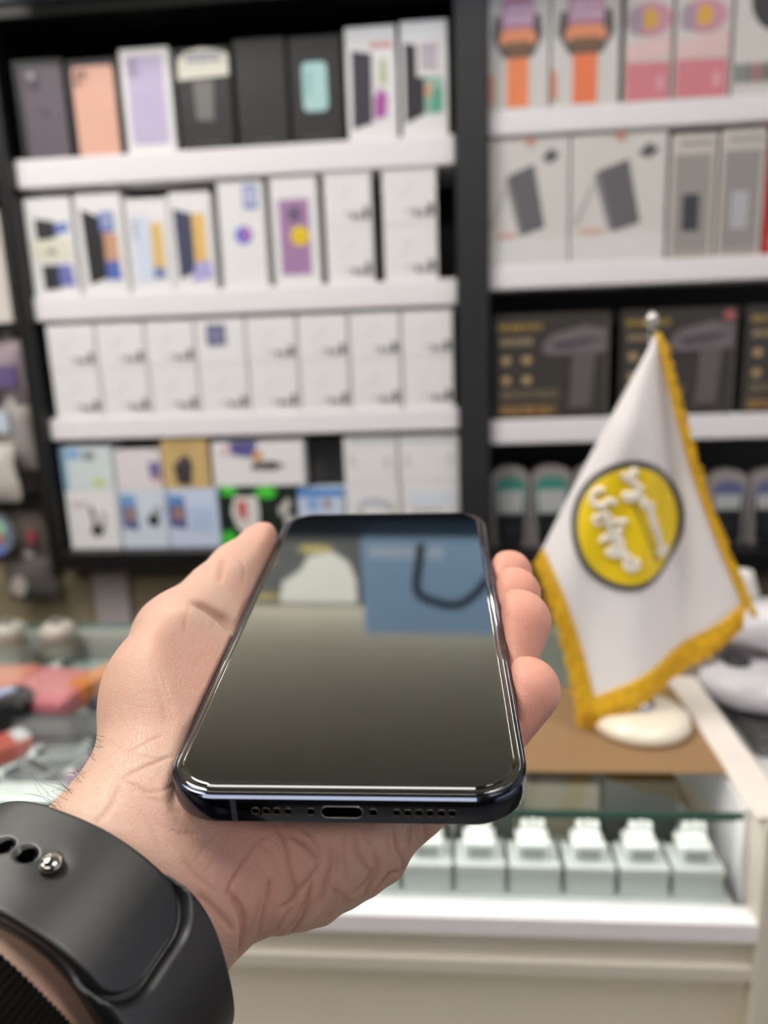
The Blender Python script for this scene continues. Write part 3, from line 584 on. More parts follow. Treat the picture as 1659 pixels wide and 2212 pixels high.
# ------------------------------------------------------------------ desk flag
fl = empty('desk_flag', (.166, .640, CZ + .0035), 'white satin desk flag with gold fringe and round yellow emblem on a cream base', 'flag')
CREAM = mat('cream_base', (240, 232, 214), .3, var=.02, coat=.4)
zb = CZ + .0035
prof = [(.030, zb), (.0415, zb + .001), (.0435, zb + .005), (.042, zb + .011), (.036, zb + .0155), (.025, zb + .018), (.010, zb + .0185)]
mobj('base', *lathe(prof, .166, .640, 48), CREAM, fl, smooth=True)
CHR = mat('chrome', (190, 190, 192), .15, metal=1., var=.02)
mobj('pole_cup', *lathe([(.0125, zb + .017), (.0125, zb + .024), (.010, zb + .026), (.0045, zb + .027), (.0045, zb + .045)], .166, .640, 24), CHR, fl, smooth=True)
mobj('pole', *tube([(.166, .640, zb + .02), (.1665, .652, 1.15), (.169, .664, 1.300)], .0022, 10), CHR, fl, smooth=True)
mobj('finial', *lathe([(.0008, 1.2985), (.0035, 1.300), (.0054, 1.304), (.0050, 1.3085), (.003, 1.3115), (.0008, 1.313)], .169, .664, 20), mat('finial_silver', (206, 202, 200), .2, metal=.8), fl, smooth=True)
# cloth as a height field over the hanging outline
T_ = (.1705, 1.296); L_ = (.079, 1.115); B_ = (.122, .983); R_ = (.253, 1.064)
def edge(a, b, sag, n):
    out = []
    for i in range(n + 1):
        t = i / n; x = a[0] + (b[0] - a[0]) * t; z = a[1] + (b[1] - a[1]) * t
        nx, nz = (b[1] - a[1]), -(b[0] - a[0]); l = math.hypot(nx, nz)
        s = sag(t); out.append((x + nx / l * s, z + nz / l * s))
    return out
NF = 40
eTL = edge(T_, L_, lambda t: .001 * math.sin(math.pi * t), NF)
eTR = edge(T_, R_, lambda t: .006 * math.sin(math.pi * t), NF)
eLB = edge(L_, B_, lambda t: -.004 * math.sin(math.pi * t), NF)
eRB = edge(R_, B_, lambda t: -.007 * math.sin(math.pi * t), NF)
def cloth_y(x, z):
    # soft folds fanning from the tip, deeper towards the foot
    dx, dz_ = x - T_[0], T_[1] - z
    ang = math.atan2(dx, max(dz_, 1e-4)); r = math.hypot(dx, dz_)
    return .652 - .014 * math.exp(-((ang + .23) / .18) ** 2) * min(1, r / .08) - .010 * math.exp(-((ang - .02) / .10) ** 2) * min(1, r / .12) \
        + .009 * math.exp(-((ang - .12) / .10) ** 2) * min(1, r / .1) + .003 * math.sin(ang * 22) * min(1, r / .2) - .008 * max(0, r - .12) / .15
V = []; Fc = []
for j in range(NF + 1):
    for i in range(NF + 1):
        u, v = i / NF, j / NF     # u along T->R , v along T->L
        a = np.array(eTR[i]); b = np.array(eLB[i]); c_ = np.array(eTL[j]); d = np.array(eRB[j])
        p = (1 - v) * a + v * b + (1 - u) * c_ + u * d - ((1 - u) * (1 - v) * np.array(T_) + u * (1 - v) * np.array(R_) + (1 - u) * v * np.array(L_) + u * v * np.array(B_))
        V.append((p[0], cloth_y(p[0], p[1]), p[1]))
for j in range(NF):
    for i in range(NF):
        a = j * (NF + 1) + i; Fc.append((a, a + 1, a + NF + 2, a + NF + 1))
SATIN = mat('white_satin', (232, 226, 226), .38, var=.01, sheen=.3)
cl = mobj('flag_cloth', V, Fc, SATIN, fl, smooth=True)
sm = cl.modifiers.new('thick', 'SOLIDIFY'); sm.thickness = .0012; sm.offset = 1
# fringe: many short threads, one part
GOLD = mat('gold_thread', (220, 172, 20), .55, var=.4, scale=160)
def fringe(E_, L0, L1, dirx, dirz, n, rep=1):
    parts = []
    for k in range(n):
        t = k / (n - 1); f = t * (len(E_) - 1); i = min(int(f), len(E_) - 2); w = f - i
        x = E_[i][0] * (1 - w) + E_[i + 1][0] * w; z_ = E_[i][1] * (1 - w) + E_[i + 1][1] * w
        l = (L0 + (L1 - L0) * t) * rnd.uniform(.85, 1.12)
        y = cloth_y(x, z_) - .001
        jx = rnd.uniform(-.0025, .0025)
        pts = [(x, y, z_), (x + dirx * l * .5 + jx * .4, y - .002 + rnd.uniform(-.002, .002), z_ + dirz * l * .5), (x + dirx * l + jx, y + rnd.uniform(-.003, .003), z_ + dirz * l)]
        parts.append(tube(pts, .0011, 5))
    return join_vf(parts)
fr = mobj('bottom_fringe', *fringe([(x, z_) for x, z_ in eRB], .022, .029, -.14, -.97, 230), GOLD, fl); fr['kind'] = 'stuff'
fr = mobj('right_fringe', *fringe(eTR, .013, .018, .55, -.72, 230), GOLD, fl); fr['kind'] = 'stuff'
fr = mobj('left_fringe', *fringe(eLB, .014, .029, -.32, -.9, 140), GOLD, fl); fr['kind'] = 'stuff'
for e_, nm in ((eRB, 'fringe_braid'), (eTR, 'fringe_braid'), (eLB, 'fringe_braid')):
    mobj(nm, *tube([(x, cloth_y(x, z_) - .001, z_) for x, z_ in e_], .0021, 6), GOLD, fl, smooth=True)
# emblem printed on the cloth
ECX, ECZ, ERX, ERZ = .151, 1.138, .0475, .0545
def emb(r0, r1, off, m, name, k=72, rr=7):
    V = []; Fc = []
    for j in range(rr + 1):
        r = r0 + (r1 - r0) * j / rr
        for i in range(k):
            t = 2 * math.pi * i / k; x = ECX + ERX * r * math.cos(t); z_ = ECZ + ERZ * r * math.sin(t)
            V.append((x, cloth_y(x, z_) - off, z_))
    for j in range(rr):
        for i in range(k): Fc.append((j * k + i, j * k + (i + 1) % k, (j + 1) * k + (i + 1) % k, (j + 1) * k + i))
    if r0 > .01:
        return mobj(name, V, Fc, m, fl, smooth=True)
    return mobj(name, V, Fc, m, fl, smooth=True)
emb(.90, 1.02, .0018, mat('grey_ring', (104, 104, 104), .3, metal=.4), 'emblem_ring')
em = emb(.002, .915, .0022, mat('yellow_print', (240, 206, 30), .4, var=.05, scale=30), 'emblem')
LET = mat('pale_lettering', (238, 230, 218), .4)
def script(ps, r=.0021):
    P = smooth_path([(x, cloth_y(x, z_) - .003, z_) for x, z_ in ps], 5)
    mobj('script_lettering', *tube(P, r, 6), LET, fl, smooth=True)
def px2(pts):       # emblem crop coordinates -> flag plane
    return [(ECX + (x - 875) / 620 * ERX, ECZ - (y - 850) / 690 * ERZ) for x, y in pts]
script(px2([(580, 460), (520, 450), (460, 520), (480, 600), (560, 610), (640, 560), (700, 600)]), .0030)
script(px2([(560, 600), (590, 660), (560, 730), (500, 720), (480, 780), (540, 830)]), .0022)
script(px2([(600, 700), (640, 740), (600, 800), (690, 790), (790, 790), (830, 800)]), .0028)
script(px2([(660, 820), (640, 900), (700, 930), (760, 860), (740, 960), (690, 990), (590, 960), (570, 1010)]), .0028)
script(px2([(720, 1000), (780, 1010), (760, 1080), (680, 1090), (640, 1130), (740, 1160), (830, 1090)]), .0032)
script(px2([(800, 1150), (860, 1190), (830, 1260), (900, 1310), (950, 1250), (900, 1210)]), .0036)
script(px2([(780, 270), (830, 350), (900, 300), (900, 240), (860, 350), (930, 400)]), .0030)
script(px2([(920, 390), (970, 450), (900, 500), (800, 510), (850, 560), (950, 520)]), .0030)
script(px2([(950, 540), (1020, 560), (990, 630), (1060, 610), (1100, 650), (1040, 700)]), .0026)
script(px2([(1050, 700), (1120, 730), (1080, 790), (1150, 800), (1110, 870), (1180, 890)]), .0024)
script(px2([(1130, 900), (1210, 950), (1160, 1000), (1230, 1040), (1200, 1090)]), .0024)
script(px2([(1200, 1090), (1270, 1120), (1230, 1190), (1180, 1130), (1260, 1180), (1310, 1110)]), .0028)
mobj('seam_shadow', *tube([(x, cloth_y(x, z_) - .0022, z_) for x, z_ in px2([(900, 600), (980, 780), (1080, 1020), (1190, 1250)])], .0012, 6), mat('olive_seam_shadow', (150, 140, 50), .5), fl)  # shadow of the seam, painted as an olive line across the emblem

# ------------------------------------------------------------------ barcode scanner on its cradle, drawer unit
sn = empty('barcode_scanner', (.315, .76, .932), 'glossy white barcode scanner standing in its cradle at the right edge', 'scanner')
WP = mat('white_abs', (226, 224, 230), .25, var=.02, coat=.3)
DK = mat('dark_rubber', (58, 58, 60), .5)
def blob(path, radii, sx=1., m=WP, name='body', par=None):
    V, Fc = tube(smooth_path(path, 5), 1, 20, taper=list(np.interp(np.linspace(0, len(radii) - 1, 5 * (len(path) - 1) + 1), range(len(radii)), radii)))
    return mobj(name, V, Fc, m, par or sn, smooth=True)
# grey box under the scanner
dr = empty('cash_drawer', (.40, .74, .91), 'dark grey box under the white scanner on the side counter', 'drawer unit')
box('body', .278, .56, .66, .86, .9102, .927, mat('mid_grey_metal', (104, 102, 100), .5), dr, b=.002)
box('lid', .276, .562, .658, .862, .927, .932, mat('dark_grey_lid', (84, 82, 82), .5), dr, b=.001)
V, Fc = lathe([(.010, .9322), (.036, .933), (.052, .942), (.058, .955), (.054, .965), (.036, .970), (.010, .971)], .303, .735, 40); mobj('cradle', V, Fc, WP, sn, smooth=True)
box('cradle_neck', .270, .330, .755, .785, .965, .988, mat('pale_grey_abs', (188, 182, 182), .35), sn, b=.004)
blob([(.350, .735, .965), (.335, .745, .98), (.322, .752, 1.0), (.312, .757, 1.012)], [.014, .017, .020, .014], name='grip')
blob([(.258, .75, .998), (.275, .75, 1.002), (.31, .75, 1.004), (.36, .75, .998), (.39, .75, .990)], [.004, .016, .024, .022, .006], name='scanner_head')
mobj('trigger', *tube(smooth_path([(.318, .700, .958), (.316, .703, .970), (.311, .712, .984)], 4), .006, 10), DK, sn, smooth=True)
mobj('grey_button', *lathe([(.012, .970), (.013, .9745), (.008, .977), (.002, .9775)], .283, .735, 20), DK, sn, smooth=True)
# upright white holder behind the scanner
uh = mobj('handset_holder', *tube(smooth_path([(.312, .80, .9315), (.313, .80, .98), (.309, .80, 1.02), (.304, .80, 1.048)], 5), 1, 18, taper=list(np.interp(np.linspace(0, 3, 16), [0, 1, 2, 2.8, 3], [.020, .017, .016, .013, .004]))), mat('warm_white_abs', (222, 218, 212), .35), smooth=True)
props(uh, 'upright warm white holder behind the barcode scanner, beside the flag fringe', 'holder')
mobj('holder_slot', *box_vf(.300, .320, .7815, .785, .985, 1.012), mat('slot_grey', (160, 156, 150), .5), uh)

# ------------------------------------------------------------------ phone
PO = np.array([-.008736, .058595, .157364]); PW = np.array([.99776, -.01309, -.06558]); PA = np.array([.0563, -.36485, .92936]); PN = np.array([-.03609, -.93097, -.3633])
PW /= np.linalg.norm(PW); PA -= PW * (PA @ PW); PA /= np.linalg.norm(PA); PN = np.cross(PW, PA); 
if PN[1] > 0: PN = -PN
ph = empty('phone', c2w(PO), 'dark blue-grey smartphone with switched-off glossy screen held in the hand', 'phone')
Rm = np.stack([M3 @ PW, M3 @ PA, M3 @ PN], 1)
mwp = Matrix.Identity(4)
for i in range(3):
    for j in range(3): mwp[i][j] = Rm[i, j]
    mwp[i][3] = float(c2w(PO)[i])
ph.matrix_world = mwp
ph['_o'] = [0, 0, 0]
W2, LL, TH, RC = .03905, .1608, .0074, .0122
def routline(ins, k=22, x0=-W2, x1=W2, y0=0., y1=LL, r=RC):
    return rrect(x0 + ins, x1 - ins, y0 + ins, y1 - ins, max(r - ins, .0005), k)
def stack(name, levels, m, par, capb=True, capt=True, flat=(), **kw):
    V = []; Fc = []; n = None
    for ins, t in levels:
        P = routline(ins, **kw); n = len(P); V += [(x, y, t) for x, y in P]
    for k in range(len(levels) - 1):
        for i in range(n): Fc.append((k * n + i, k * n + (i + 1) % n, (k + 1) * n + (i + 1) % n, (k + 1) * n + i))
    if capb: Fc.append(tuple(reversed(range(n))))
    if capt: Fc.append(tuple(range((len(levels) - 1) * n, len(levels) * n)))
    o = mobj(name, V, Fc, m, par, origin=(0, 0, 0))
    for i, p in enumerate(o.data.polygons): p.use_smooth = len(p.vertices) == 4 and (i // n) not in flat
    return o
def frame_mat():
    m = mat('polished_blue_steel', (76, 81, 95), .10, metal=1., var=.05, scale=200)
    return m
STEEL = frame_mat()
stack('frame', [(.0006, -TH), (.0002, -TH + .0002), (0, -TH + .0006), (0, -.00092), (.00048, -.00045), (.0009, -.00042), (.0022, -.00042)], STEEL, ph, capt=False, flat=(3,))
GLB = mat('black_screen_glass', (5, 5, 6), .035, spec=.5, var=.02)
GLB.node_tree.nodes['Principled BSDF'].inputs['IOR'].default_value = 2.2
stack('screen', [(.0011, -.002), (.0011, -.00030), (.00135, -.00012), (.0018, -.00004), (.0026, 0)], GLB, ph)
stack('screen_protector', [(.0024, .00002), (.00268, .00030), (.0032, .00032)], GLB, ph, flat=(0,))
stack('back_glass', [(.0011, -TH - .0002), (.0008, -TH + .0001)], mat('matte_back_glass', (70, 86, 108), .4, metal=.2), ph)
# camera block on the back (towards the top)
cb_ = stack('camera_bump', [(0, -TH - .0018), (0, -TH - .0001)], mat('camera_glass', (58, 72, 92), .15), ph, x0=.004, x1=.036, y0=.122, y1=.157, r=.008)
for cx, cy in ((.028, .148), (.028, .131), (.013, .1395)):
    V = []; 
    for rr_, t in ((.0065, -TH - .0018), (.0065, -TH - .0034), (.0050, -TH - .0034)):
        V += [(cx + rr_ * math.cos(a), cy + rr_ * math.sin(a), t) for a in np.linspace(0, 2 * math.pi, 24, endpoint=False)]
    Fc = [(k * 24 + i, (k + 1) * 24 + i, (k + 1) * 24 + (i + 1) % 24, k * 24 + (i + 1) % 24) for k in range(2) for i in range(24)] + [tuple(range(48, 72))]
    mobj('lens', V, Fc, BLACK, cb_, origin=(0, 0, 0))
# bottom edge: port, screws, speaker holes (placed from measured positions on the bottom face)
def bottom_xy(px, py):
    d = np.array([(px - 829.5) / FPX, (py - 1106) / FPX, 1.]); s = (PO @ PA) / (d @ PA); q = d * s - PO
    return q @ PW, q @ PN
def ring_y(cx, ct_, w, h, r, y0, y1, m, name, par, tw=.00022):
    P = rrect(cx - w / 2, cx + w / 2, ct_ - h / 2, ct_ + h / 2, r, 6); Q = rrect(cx - w / 2 + tw, cx + w / 2 - tw, ct_ - h / 2 + tw, ct_ + h / 2 - tw, max(r - tw, .0001), 6)
    n = len(P); V = [(x, -.00006, z_) for x, z_ in P] + [(x, -.00010, z_) for x, z_ in Q] + [(x, .0015, z_) for x, z_ in Q]
    Fc = [(k * n + i, (k + 1) * n + i, (k + 1) * n + (i + 1) % n, k * n + (i + 1) % n) for k in range(1) for i in range(n)]
    o = mobj(name, V, Fc, m, par, origin=(0, 0, 0))
    return o
HOLE = mat('port_black', (2, 2, 2), 1., spec=0.)
RIM = mat('bright_rim', (150, 150, 150), .25, metal=1.)
def hole(px, wmm, hmm, name, rim=RIM):
    u, _ = bottom_xy(px, 1755); t = -.0041
    P = rrect(u - wmm / 2000, u + wmm / 2000, t - hmm / 2000, t + hmm / 2000, hmm / 2000 * .98, 6); n = len(P)
    V = [(x, -.00005, z_) for x, z_ in P] + [(x, .0002, z_) for x, z_ in P]
    o = mobj(name, V, [tuple(range(n)), tuple(range(2 * n - 1, n - 1, -1))] + [(i, n + i, n + (i + 1) % n, (i + 1) % n) for i in range(n)], HOLE, ph, origin=(0, 0, 0))
    Q = rrect(u - wmm / 2000 - .00018, u + wmm / 2000 + .00018, t - hmm / 2000 - .00018, t + hmm / 2000 + .00018, hmm / 2000 * .98 + .00018, 6)
    pr = tube([(x, -.00002, z_) for x, z_ in Q] + [(Q[0][0], -.00002, Q[0][1])], .00016, 6)
    mobj('rim', *pr, rim, o, origin=(0, 0, 0), smooth=True)
    return o
DRIM = mat('dim_rim', (96, 92, 86), .25, metal=1.)
for p_ in (552.5, 575, 598, 622, 857, 881, 905, 929, 953, 977): hole(p_, 1.35, 1.35, 'speaker_hole', DRIM)
for p_ in (672, 806): hole(p_, 1.5, 1.5, 'screw', DRIM)
hole(738.5, 8.4, 2.6, 'charging_port')
ub, _ = bottom_xy(505, 1750)
box('antenna_band', ub - .0006, ub + .0006, -.00004, .0003, -TH + .0007, -.0011, mat('antenna_grey', (58, 62, 72), .4), ph, origin=(0, 0, 0))
for sx in (-1, 1):
    x_ = sx * W2
    box('antenna_band', min(x_, x_ - sx * .0003) - (.00004 if sx < 0 else 0), max(x_, x_ - sx * .0003) + (.00004 if sx > 0 else 0), .018, .0192, -TH + .0007, -.0011, mat('antenna_grey', (58, 62, 72), .4), ph, origin=(0, 0, 0))
box('side_button', W2 - .0003, W2 + .0004, .098, .116, -.0051, -.0027, STEEL, ph, b=.0002, origin=(0, 0, 0))
for a_, b_ in ((.108, .118), (.093, .103)):
    box('volume_button', -W2 - .0004, -W2 + .0003, a_, b_, -.0051, -.0027, STEEL, ph, b=.0002, origin=(0, 0, 0))

# ------------------------------------------------------------------ the hand (signed distance field -> one continuous surface)
def pz(px, py, z): return [(px - 829.5) / FPX * z, (py - 1106) / FPX * z, z]
JT = {
'wr':[248,1905,0.1780,0.0167],
'wu':[285,2030,0.1760,0.0166],
'fr':[-972,2854,0.1000,0.0223],
'fu':[-399,3550,0.0980,0.0219],
'cmc':[355,1748,0.1860,0.0158],
'then':[401,1509,0.2060,0.0186],
'tm':[408,1390,0.2320,0.0156],
'tp':[476,1298,0.2500,0.0107],
'ti':[517,1244,0.2660,0.0100],
'td':[568,1183,0.2840,0.0095],
'hy':[371,1874,0.1800,0.0144],
'hy2':[653,1846,0.1920,0.0154],
'im':[642,1442,0.2467,0.0124],
'ip':[905,1421,0.2620,0.0095],
'id':[1013,1317,0.2620,0.0082],
'it':[1100,1238,0.2650,0.0079],
'mm':[694,1535,0.2324,0.0130],
'mp':[950,1495,0.2460,0.0095],
'md':[1067,1395,0.2410,0.0086],
'mt':[1110,1283,0.2430,0.0085],
'rm':[770,1682,0.2138,0.0131],
'rp':[981,1606,0.2180,0.0092],
'rd':[1081,1464,0.2170,0.0083],
'rt':[1120,1343,0.2220,0.0094],
'pm':[771,1795,0.1950,0.0132],
'pp':[969,1680,0.2030,0.0085],
'pd':[1041,1619,0.1970,0.0078],
'pt':[1139,1490,0.2000,0.0086],
}
JQ = {k: (np.array(pz(*v[:3])), v[3]) for k, v in JT.items()}
JQ['web'] = (np.array(pz(418, 1452, .226)), .010); JQ['wm'] = ((JQ['wr'][0] + JQ['wu'][0]) / 2, .0168); JQ['fm'] = ((JQ['fr'][0] + JQ['fu'][0]) / 2, .0235)
GROOVE = None
def seg(P, a, b, ra, rb):
    ab = b - a; h = np.clip(((P - a) @ ab) / (ab @ ab), 0, 1)
    q = P - a - h[..., None] * ab
    return np.sqrt((q * q).sum(-1)) - (ra + (rb - ra) * h)
def smin(a, b, k):
    h = np.clip(.5 + .5 * (b - a) / k, 0, 1); return b + (a - b) * h - k * h * (1 - h)
def hand_sdf(P, cut=True, armonly=False, QQ=None):
    Q = QQ or JQ
    s = lambda a, b, ra=None, rb=None: seg(P, Q[a][0], Q[b][0], ra or Q[a][1], rb or Q[b][1])
    arm = smin(smin(s('wr', 'fr'), s('wu', 'fu'), .012), s('wm', 'fm'), .008)
    if armonly: return arm
    d = smin(arm, s('wr', 'wu'), .006)
    p = smin(s('wr', 'im', .015), s('wr', 'mm', .015), .012)
    p = smin(p, s('wu', 'rm', .014), .012)
    p = smin(p, smin(s('wu', 'hy'), smin(s('hy', 'hy2'), s('hy2', 'pm'), .006), .008), .012)
    p = smin(p, s('im', 'mm'), .008); p = smin(p, s('mm', 'rm'), .008); p = smin(p, s('rm', 'pm'), .008)
    d = smin(d, p, .014)
    t = smin(s('wr', 'cmc'), smin(s('cmc', 'then'), s('then', 'tm'), .014), .012)
    t = smin(t, s('then', 'im', .012, .010), .014)
    t = smin(t, s('web', 'im', .010, .009), .010)
    d = smin(d, t, .012)
    th = smin(s('tm', 'tp'), smin(s('tp', 'ti'), s('ti', 'td'), .008), .010)
    d = smin(d, th, .008)
    for f in 'imrp':
        g = smin(s(f + 'm', f + 'p'), smin(s(f + 'p', f + 'd'), s(f + 'd', f + 't'), .004), .004)
        d = smin(d, g, .0012)
    if GROOVE is not None: d = -smin(-d, seg(P, GROOVE[0], GROOVE[1], .0006, .0030), .0045)
    if cut:
        q = P - PO; u = q @ PW; v = q @ PA - .0804; w = q @ PN + .0037
        r = .012
        x = np.abs(u) - .03905 + r; y = np.abs(v) - .0804 + r
        c_ = np.sqrt(np.maximum(x, 0) ** 2 + np.maximum(y, 0) ** 2) + np.minimum(np.maximum(x, y), 0) - r
        c = c_ - np.clip(w - .0037, 0, .02) * .9 * np.clip(-u / .02, 0, 1) * np.clip((.03 - v) / .03, 0, 1)
        z = -w - .0037      # open upwards: skin beside the phone is pushed back by its edge
        e = np.minimum(np.maximum(c, z), 0) + np.sqrt(np.maximum(c, 0) ** 2 + np.maximum(z, 0) ** 2)
        d = -smin(-d, e - .0003, .003)
    return d
def surface_nets(lo, hi, h, cf=5):
    lo = np.array(lo); n = np.ceil((np.array(hi) - lo) / h / cf).astype(int) * cf + 1
    nc = (n - 1) // cf
    ax = [lo[i] + h * cf * (np.arange(nc[i]) + .5) for i in range(3)]
    G = np.stack(np.meshgrid(*ax, indexing='ij'), -1)
    dc = hand_sdf(G)
    near = np.abs(dc) < h * cf * 1.3 + .0005
    D = np.repeat(np.repeat(np.repeat(dc, cf, 0), cf, 1), cf, 2)
    D = np.pad(D, ((0, 1),) * 3, mode='edge').astype(np.float32)
    idx = np.argwhere(near)
    off = np.stack(np.meshgrid(*[np.arange(cf + 1)] * 3, indexing='ij'), -1).reshape(-1, 3)
    for c0 in range(0, len(idx), 4000):
        I = (idx[c0:c0 + 4000, None, :] * cf + off[None]).reshape(-1, 3)
        D[I[:, 0], I[:, 1], I[:, 2]] = hand_sdf(lo + I * h)
    ins = D < 0
    cs = np.zeros(tuple(np.array(D.shape) - 1), np.int8)
    for a in (0, 1):
        for b in (0, 1):
            for c in (0, 1): cs += ins[a:a + cs.shape[0], b:b + cs.shape[1], c:c + cs.shape[2]]
    cells = np.argwhere((cs > 0) & (cs < 8))
    acc = np.zeros((len(cells), 3)); cnt = np.zeros(len(cells))
    cor = [(a, b, c) for a in (0, 1) for b in (0, 1) for c in (0, 1)]
    for i, p in enumerate(cor):
        for q in cor[i + 1:]:
            if sum(abs(p[k] - q[k]) for k in range(3)) != 1: continue
            v0 = D[tuple((cells + p).T)]; v1 = D[tuple((cells + q).T)]
            m = (v0 < 0) != (v1 < 0)
            t = np.where(m, v0 / np.where(m, v0 - v1, 1), 0)
            pt = np.array(p) + t[:, None] * (np.array(q) - np.array(p))
            acc += pt * m[:, None]; cnt += m
    V = lo + h * (cells + acc / cnt[:, None])
    vid = -np.ones(cs.shape, np.int64); vid[tuple(cells.T)] = np.arange(len(cells))
    Fs = []
    for ax_ in range(3):
        a1, a2 = (ax_ + 1) % 3, (ax_ + 2) % 3
        sl0 = [slice(None)] * 3; sl1 = [slice(None)] * 3
        sl0[ax_] = slice(0, -1); sl1[ax_] = slice(1, None)
        x0, x1 = ins[tuple(sl0)], ins[tuple(sl1)]
        E = np.argwhere(x0 != x1)
        E = E[(E[:, a1] > 0) & (E[:, a2] > 0) & (E[:, a1] < D.shape[a1] - 1) & (E[:, a2] < D.shape[a2] - 1)]
        fl_ = x0[tuple(E.T)]
        def at_(d1, d2):
            c = E.copy(); c[:, a1] -= d1; c[:, a2] -= d2; return vid[tuple(c.T)]
        q = np.stack([at_(0, 0), at_(1, 0), at_(1, 1), at_(0, 1)], 1)
        q[~fl_] = q[~fl_][:, ::-1]; Fs.append(q)
    return V, np.concatenate(Fs)
def grad(P, h=.0004):
    g = np.stack([hand_sdf(P + np.eye(3)[i] * h) - hand_sdf(P - np.eye(3)[i] * h) for i in range(3)], -1)
    return g / (np.linalg.norm(g, axis=-1, keepdims=True) + 1e-12)
def hit(px, py):
    """first point of the skin along a line of sight, used to measure where creases lie"""
    d = np.array([(px - 829.5) / FPX, (py - 1106) / FPX, 1.]); zz = np.linspace(.13, .31, 400)
    v = hand_sdf(zz[:, None] * d); i = np.argmax(v < 0)
    return None if v[i] >= 0 else zz[i] * d
_g = (hit(432, 1306), hit(497, 1344)); GROOVE = _g
HV, HF = surface_nets([-.150, -.003, .078], [.056, .192, .304], .0005)
HN = grad(HV)
CREASES = [  # depth mm, width mm, points read off the photograph
 (.55, .55, [(259,1689),(291,1669),(338,1646),(376,1634)]), (.40, .5, [(281,1627),(313,1608),(351,1590)]), (.22, .6, [(227,1599),(269,1624),(313,1638),(350,1642)]),
 (.35, .5, [(262,1691),(300,1700),(332,1729),(372,1735)]), (.3, .9, [(262,1691),(240,1740),(205,1782)]), (.30, .5, [(275,1694),(313,1712),(357,1706),(380,1690)]),
 (.25, .8, [(316,1412),(330,1445),(340,1480),(351,1529),(354,1570)]), (.18, .5, [(330,1420),(352,1470),(368,1530)]), (.9, 1.6, [(424,1305),(440,1316),(465,1332),(488,1342)]),
 (.55, 1.3, [(484,1206),(478,1235),(474,1257)]), (.35, 1.0, [(515,1208),(528,1230),(524,1256)]), (.2, .7, [(411,1300),(400,1340),(398,1370)]),
 (1.1, .9, [(493,1930),(517,1962),(525,1995),(523,2028),(513,2065)]), (.55, .55, [(587,1798),(554,1823),(521,1872),(497,1913),(493,1938)]),
 (.9, .8, [(599,1786),(620,1823),(628,1872),(640,1930),(622,1952),(603,1962)]), (.7, .7, [(640,1930),(669,1897),(693,1864)]), (.8, .8, [(607,1798),(656,1819),(693,1860)]),
 (.9, .9, [(710,1819),(714,1864),(706,1905),(693,1954)]), (1.0, .8, [(675,1897),(669,1934),(657,1979),(624,2016)]), (.6, .8, [(730,1835),(726,1884)]),
 (1.0, .9, [(763,1802),(771,1843),(788,1872),(800,1892),(767,1929)]), (.8, .9, [(804,1835),(816,1876),(800,1913),(790,1935)]), (1.0, .9, [(845,1786),(861,1835),(870,1880),(845,1889),(812,1925)]),
 (.8, .8, [(882,1786),(886,1831)]), (.7, .7, [(915,1786),(919,1819)]), (.6, .7, [(583,1897),(579,1930),(566,1987),(546,2040)]), (.7, .7, [(628,1962),(610,1985),(595,2011)]),
 (.6, .6, [(661,1946),(645,1975),(628,2003)]), (.6, .7, [(734,1921),(710,1983)]), (.5, .8, [(423,1930),(452,1954),(484,1987),(500,2010)]), (.35, .6, [(395,1850),(420,1890),(470,1930)]),
 (.25, .45, [(475,1795),(440,1830),(410,1880)]), (.25, .45, [(500,1790),(470,1850),(430,1890)]), (.4, .6, [(560,1822),(590,1850),(600,1890)]), (.5, .7, [(745,1800),(740,1850),(748,1900)]),
 (.5, .7, [(655,1790),(680,1815),(700,1850)]), (.5, .6, [(780,1792),(800,1830)]), (.5, .7, [(830,1800),(840,1850)]), (.4, .6, [(560,1940),(552,1980),(530,2030)]), (.5, .7, [(700,1900),(730,1930),(760,1950)]),
 (.2, .5, [(365,1745),(420,1760),(480,1778)]), (.2, .5, [(300,1750),(330,1800),(350,1850)]), (.18, .5, [(330,1770),(380,1800),(430,1800)]),
]
CR3 = []
for dep, wid, pts in CREASES:
    P = [hit(*p) for p in pts]
    P = [p for p in P if p is not None]
    if len(P) > 1: CR3.append((dep / 1000, wid / 1000, P))
disp = np.zeros(len(HV)); crease = np.zeros(len(HV))
for dep, wid, P in CR3:
    sp = smooth_path(P, 4)
    c = np.mean(sp, 0); rad = max(np.linalg.norm(p - c) for p in sp) + .006
    sel = np.where(((HV - c) ** 2).sum(1) < rad * rad)[0]
    dm = np.full(len(sel), 1.)
    L = len(sp) - 1; fade = np.ones(len(sel))
    for i in range(L):
        a, b = sp[i], sp[i + 1]; ab = b - a; hh = np.clip(((HV[sel] - a) @ ab) / (ab @ ab + 1e-15), 0, 1)
        dd = np.linalg.norm(HV[sel] - a - hh[:, None] * ab, axis=1)
        f = np.minimum((i + hh) / L, 1 - (i + hh) / L); up_ = dd < dm
        fade[up_] = np.clip(f[up_] * 5 + .25, 0, 1); dm = np.minimum(dm, dd)
    gsh = np.exp(-(dm / wid) ** 2) * fade
    wid *= .5 if wid > .0019 else .42; dep *= 1 if wid > .0009 else .8; disp[sel] += -dep * gsh + dep * .12 * np.exp(-((dm - 2.6 * wid) / (1.5 * wid)) ** 2) * fade
    crease[sel] = np.maximum(crease[sel], gsh * min(1, .25 + dep * 1300) * (1 if wid < .0012 else .1))
